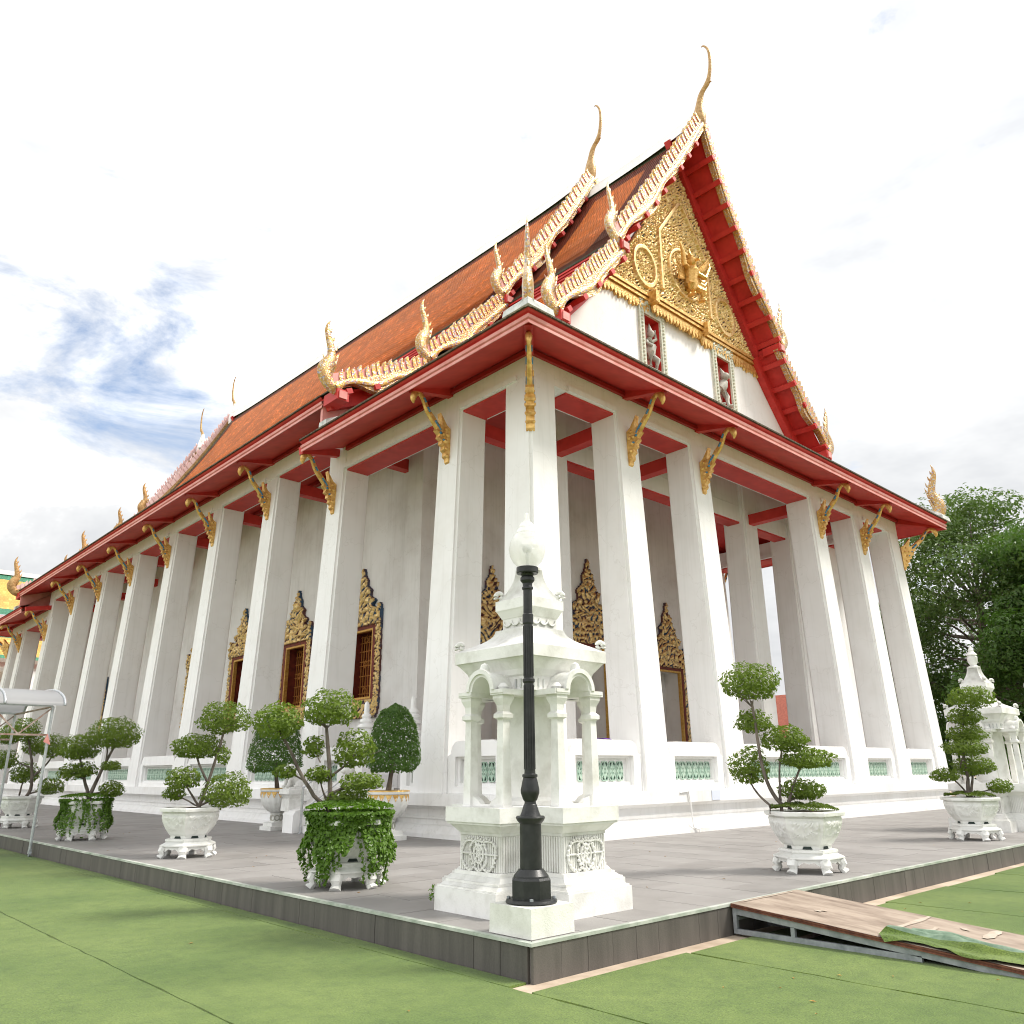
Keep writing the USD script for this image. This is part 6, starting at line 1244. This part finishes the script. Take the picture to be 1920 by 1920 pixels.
for x in (RX0 + 0.03, (RX0 + RX1) / 2, RX1 - 0.03):
    obj('top_rail', MB().bar((x, -0.05, rzf(-0.05) - 0.075), (x, -0.04 - RL * 0.97, rzf(-0.04 - RL * 0.97) - 0.062), 0.04, 0.06), 'frame_steel', ramp)
    obj('bottom_rail', MB().bar((x, -0.05, ZT + 0.03), (x, -2.05, ZT + 0.03), 0.04, 0.05), 'frame_steel', ramp)
    obj('post', MB().box(x - 0.021, x + 0.021, -0.095, -0.05, ZT + 0.056, rzf(-0.07) - 0.105), 'frame_steel', ramp)
    obj('post', MB().box(x - 0.021, x + 0.021, -0.78, -0.735, ZT + 0.056, rzf(-0.75) - 0.105), 'frame_steel', ramp)
obj('cross_rail', MB().box(RX0 + 0.05, RX1 - 0.05, -0.10, -0.06, -0.16, -0.13), 'frame_steel', ramp); obj('cross_rail', MB().box(RX0 + 0.05, RX1 - 0.05, -0.79, -0.75, ZT + 0.01, ZT + 0.04), 'rusty_steel', ramp)
tm_ = MB(); nu, nv = 70, 34; U_, V_ = np.meshgrid(np.linspace(0, 1, nu), np.linspace(0, 1, nv), indexing='ij')
yy = -1.75 - 1.55 * U_ + 0.10 * np.sin(V_ * 5) ; xx = RX0 - 0.06 + 0.46 * V_ + 0.16 * U_ * 1.0 + 0.05 * np.sin(U_ * 9); fold = 0.07 * np.exp(-((V_ - 0.55 - 0.1 * np.sin(U_ * 7)) / 0.13) ** 2) + 0.05 * np.exp(-((V_ - 0.95) / 0.1) ** 2)
zz = rzf(np.maximum(yy, -0.04 - RL)) + 0.018 + fold * (0.6 + 0.6 * meshkit.noise(np.stack([U_ * 6, V_ * 3, U_ * 0], -1))) + 0.02 * meshkit.noise(np.stack([U_ * 14, V_ * 9, U_ * 0 + 4], -1)); zz = np.where(xx < RX0, zz - (RX0 - xx) * 0.9, zz)
G_ = np.stack([xx, yy, zz], -1); tm_.grid(G_[:46]); top_ = obj  # backing side turned up
mt_ = thing('turf_mat', 'crumpled piece of artificial turf lying on the lower end of the wooden ramp', 'turf mat', (RX0 + 0.3, -2.4, -0.1)); ORG[str(mt_.GetPath())] = np.array([RX0 + 0.3, -2.4, -0.1])
a_ = MB(); a_.grid(G_[:, nv // 2 - 1:]); obj('folded_back', a_, 'turf_back', mt_, smooth=True); a_ = MB(); a_.grid(G_[:, :nv // 2]); obj('pile_side', a_, 'turf', mt_, smooth=True)
# ------------------------------------------------------------------ wheeled metal canopy at the left edge
cn = thing('canopy', 'wheeled galvanised steel canopy with an arched translucent roof at the left edge', 'canopy', (-1.2, 16.6, ZT)); ORG[str(cn.GetPath())] = np.array([-1.2, 16.6, ZT])
CX0, CX1, CY0, CY1 = -2.5, -0.12, 15.6, 19.0
th = np.linspace(0, PI, 26); ym = (CY0 + CY1) / 2; ry = (CY1 - CY0) / 2 + 0.12
sh_ = MB(); sh_.grid(np.array([[(x, ym - ry * math.cos(t_), 2.92 + 0.46 * math.sin(t_)) for t_ in th] for x in np.linspace(CX0 - 0.2, CX1 + 0.22, 6)])); obj('roof_sheet', sh_, 'polycarbonate', cn, smooth=True)
for x in (CX0 - 0.2, CX0 + 1.38, CX1 + 0.22): obj('roof_rib', MB().tube([(x, ym - ry * math.cos(t_), 2.93 + 0.46 * math.sin(t_)) for t_ in th], 0.028, 6), 'galv_steel', cn, smooth=True)
for x in (CX0, CX1):
    for y in (CY0, CY1):
        obj('leg', MB().tube([(x, y, ZT + 0.14), (x, y, 2.9)], 0.032, 8), 'galv_steel', cn, smooth=True)
        obj('wheel', MB().tube([(x - 0.02, y - 0.03, ZT + 0.055), (x + 0.02, y - 0.03, ZT + 0.055)], 0.055, 14), 'frame_steel', cn, smooth=30); obj('caster_fork', MB().box(x - 0.03, x + 0.03, y - 0.05, y + 0.03, ZT + 0.06, ZT + 0.15), 'galv_steel', cn)
for y in (CY0, CY1):
    obj('eave_rail', MB().bar((CX0, y, 2.92), (CX1, y, 2.92), 0.045), 'galv_steel', cn); obj('lower_rail', MB().bar((CX0, y, 2.27), (CX1, y, 2.27), 0.04), 'rusty_steel', cn)
    for x0, z0, x1, z1 in ((CX1, 2.88, CX1 - 0.62, 2.28), (CX1 - 0.62, 2.28, CX1 - 1.24, 2.88), (CX1 - 0.62, 2.28, CX1 - 0.62, 2.9), (CX1 - 1.24, 2.88, CX1 - 1.86, 2.28), (CX1 - 1.86, 2.28, CX1 - 1.86, 2.9)): obj('brace', MB().bar((x0, y, z0), (x1, y, z1), 0.03), 'rusty_steel', cn)
for x in (CX0, CX1): obj('arch_tie', MB().bar((x, CY0, 2.9), (x, CY1, 2.9), 0.035), 'rusty_steel', cn)
obj('tag', MB().add([(CX1 - 0.03, CY0 - 0.05, 2.3), (CX1 + 0.06, CY0 - 0.05, 2.05), (CX1 - 0.1, CY0 - 0.05, 2.12)], [(0, 2, 1)]), 'red_pale', cn)
# ------------------------------------------------------------------ background hall with yellow tiled roofs on the left
HX0, HX1, HY = -30.0, 34.0, 76.0
hall = thing('hall', 'large hall behind the temple with stacked yellow and green tiled roofs at the left edge', 'building', (2, HY + 6, 0)); ORG[str(hall.GetPath())] = np.array([2, HY + 6, 0.0])
def slope(y0, z0, y1, z1, name):
    L = math.hypot(y1 - y0, z1 - z0); o = None
    for nm, mt, a_, b_ in ((name, 'tile_yellow', 0.14, 0.86), ('tile_border', 'tile_emerald', 0.0, 0.14), ('tile_border', 'tile_emerald', 0.86, 1.0)):
        m = MB(); k = max(2, int((b_ - a_) * L / 0.26)); s = np.linspace(a_, b_, k + 1); uv = []
        for i in range(k):
            p = [(HX0, y0 + (y1 - y0) * s[i], z0 + (z1 - z0) * s[i]), (HX1, y0 + (y1 - y0) * s[i], z0 + (z1 - z0) * s[i]), (HX1, y0 + (y1 - y0) * s[i + 1], z0 + (z1 - z0) * s[i + 1]), (HX0, y0 + (y1 - y0) * s[i + 1], z0 + (z1 - z0) * s[i + 1])]
            m.add(p, [(0, 1, 2, 3)]); uv += [(HX0, s[i] * L), (HX1, s[i] * L), (HX1, s[i + 1] * L), (HX0, s[i + 1] * L)]
        q_ = obj(nm, m, mt, o or hall, uv=np.array(uv)); o = o or q_
slope(HY + 1.6, 15.0, HY + 5.5, 19.4, 'roof'); slope(HY - 0.8, 10.9, HY + 1.2, 13.2, 'roof')
obj('ridge', MB().box(HX0, HX1, HY + 5.3, HY + 6.3, 19.35, 19.75), 'plaster', hall)
for k, (z, mt, d) in enumerate(((14.55, 'rose_stucco', 0.0), (14.1, 'plaster', 0.1), (13.75, 'tile_emerald', -0.1), (13.3, 'rose_stucco', 0.1), (10.35, 'rose_stucco', -1.0), (10.0, 'plaster', -0.8))): obj('cornice_band', MB().box(HX0, HX1, HY + 1.5 + d, HY + 6, z, z + 0.36), mt, hall)
obj('wall', MB().box(HX0 + 1, HX1 - 1, HY + 2.5, HY + 12, -0.3, 13.9), 'hall_wall', hall)
for k in range(20):
    x = HX0 + 2.5 + k * 3.1; w_ = obj('window', MB().box(x, x + 1.3, HY + 2.42, HY + 2.52, 5.5, 9.2).box(x - 0.12, x + 1.42, HY + 2.38, HY + 2.5, 9.2, 9.45), 'grey_mortar', hall); obj('pane', MB().box(x + 0.12, x + 1.18, HY + 2.40, HY + 2.43, 5.7, 9.0), 'rose_stucco', w_)
for k in range(14):
    x = HX0 + 3.5 + k * 4.4; obj('column', MB().frus((x - .4, x + .4, HY - 0.3, HY + 0.5), (x - .34, x + .34, HY - 0.24, HY + 0.44), -0.3, 10.0), 'plaster', hall)
# low red roofed building glimpsed between the right columns
gh = thing('side_building', 'low building with a red tiled roof glimpsed between the right hand columns', 'building', (47, 31, 0)); ORG[str(gh.GetPath())] = np.array([47, 31, 0.0])
obj('wall', MB().box(44, 54, 20, 44, -0.3, 3.0), 'hall_wall', gh); obj('roof', MB().add([(43.4, 19.5, 2.9), (43.4, 44.5, 2.9), (48.5, 44.5, 6.4), (48.5, 19.5, 6.4), (54.6, 19.5, 2.9), (54.6, 44.5, 2.9)], [(0, 3, 2, 1), (3, 4, 5, 2)]), 'brick_red', gh)
for y in (22, 27, 32, 37, 41): obj('window', MB().box(43.93, 44.02, y, y + 1.4, 0.8, 2.2), 'dark_room', gh)
# ------------------------------------------------------------------ broad-leaved trees behind the right end
def make_broadleaf(name, loc, H, R, label, seed, matn, n_leaf=26000, leaf=0.34, trunk=0.45, low=0.22):
    rg = np.random.default_rng(seed); t = thing(name, label, 'tree', loc, group='broad-leaved trees behind the temple')
    top = np.array([rg.normal(0, .4), rg.normal(0, .4), H * 0.62]); st = smooth_path([(0, 0, -0.4), (rg.normal(0, .3), rg.normal(0, .3), H * 0.25), top], 14)
    obj('trunk', MB().tube(st, np.linspace(trunk, trunk * 0.4, 14), 10), 'bark_pale', t, smooth=True); cl = []
    for k in range(62):
        a_ = rg.uniform(0, 2 * PI); u = rg.random(); z = H * (low + (0.97 - low) * u ** 0.85); r = R * (0.35 + 0.65 * math.sin(min(1, (1.04 - u) * 1.25) * PI / 2)) * (rg.uniform(0.45, 1.0)); c = np.array([math.cos(a_) * r, math.sin(a_) * r, z]); s = rg.uniform(0.16, 0.30) * R; cl.append((c, s))
        b = st[min(13, int(np.interp(z - s, [0, H * .62], [3, 13])))]; m = MB(); m.tube(smooth_path([b, (b + c) / 2 + rg.normal(0, .3, 3) - [0, 0, .3], c], 8), np.linspace(trunk * 0.2, 0.02, 8), 5); obj('limb', m, 'bark_pale', t, smooth=True)
    tot = sum(s * s for _, s in cl); m = MB()
    for k, (c, s) in enumerate(cl):
        n = int(n_leaf * s * s / tot); d = rg.normal(0, 1, (n, 3)); d /= np.linalg.norm(d, axis=1, keepdims=True); rad = np.where(rg.random(n) < .35, rg.uniform(.2, .9, n), rg.uniform(.8, 1.12, n)) * (0.72 + 0.56 * meshkit.noise(d * 2.3 + k * 5, k)); P = c + d * rad[:, None] * s * np.array([1.15, 1.15, 0.82]); keep = meshkit.noise(P * 1.5 + k, 9) > 0.33; leaf_cards(m, P[keep], (d + [0, 0, .5])[keep], leaf, rg, 0.5, 0.48)
    obj('crown', m, matn, t); return t
make_broadleaf('broadleaf_tree', (43.5, 4.2, ZT), 14.6, 6.0, 'dense green tree at the right edge of the picture, behind the far shrine', 3, 'leaf_tree', 95000, 0.25, 0.45, 0.10)
make_broadleaf('broadleaf_tree', (49.5, 11.0, ZT), 18.4, 6.4, 'taller airy tree whose top shows beside the gilded finial of the right eave corner', 8, 'leaf_tree_b', 60000, 0.27, 0.5, 0.15)
make_broadleaf('broadleaf_tree', (45.5, 16.5, ZT), 11.0, 4.6, 'dark tree showing in the gaps between the right corner columns', 12, 'leaf_tree', 36000, 0.26, 0.5, 0.1)
make_broadleaf('broadleaf_tree', (55.5, 3.0, ZT), 18.0, 7.4, 'pale green tree farthest back at the right edge, above the dense one', 17, 'leaf_tree_b', 60000, 0.29, 0.5, 0.12)
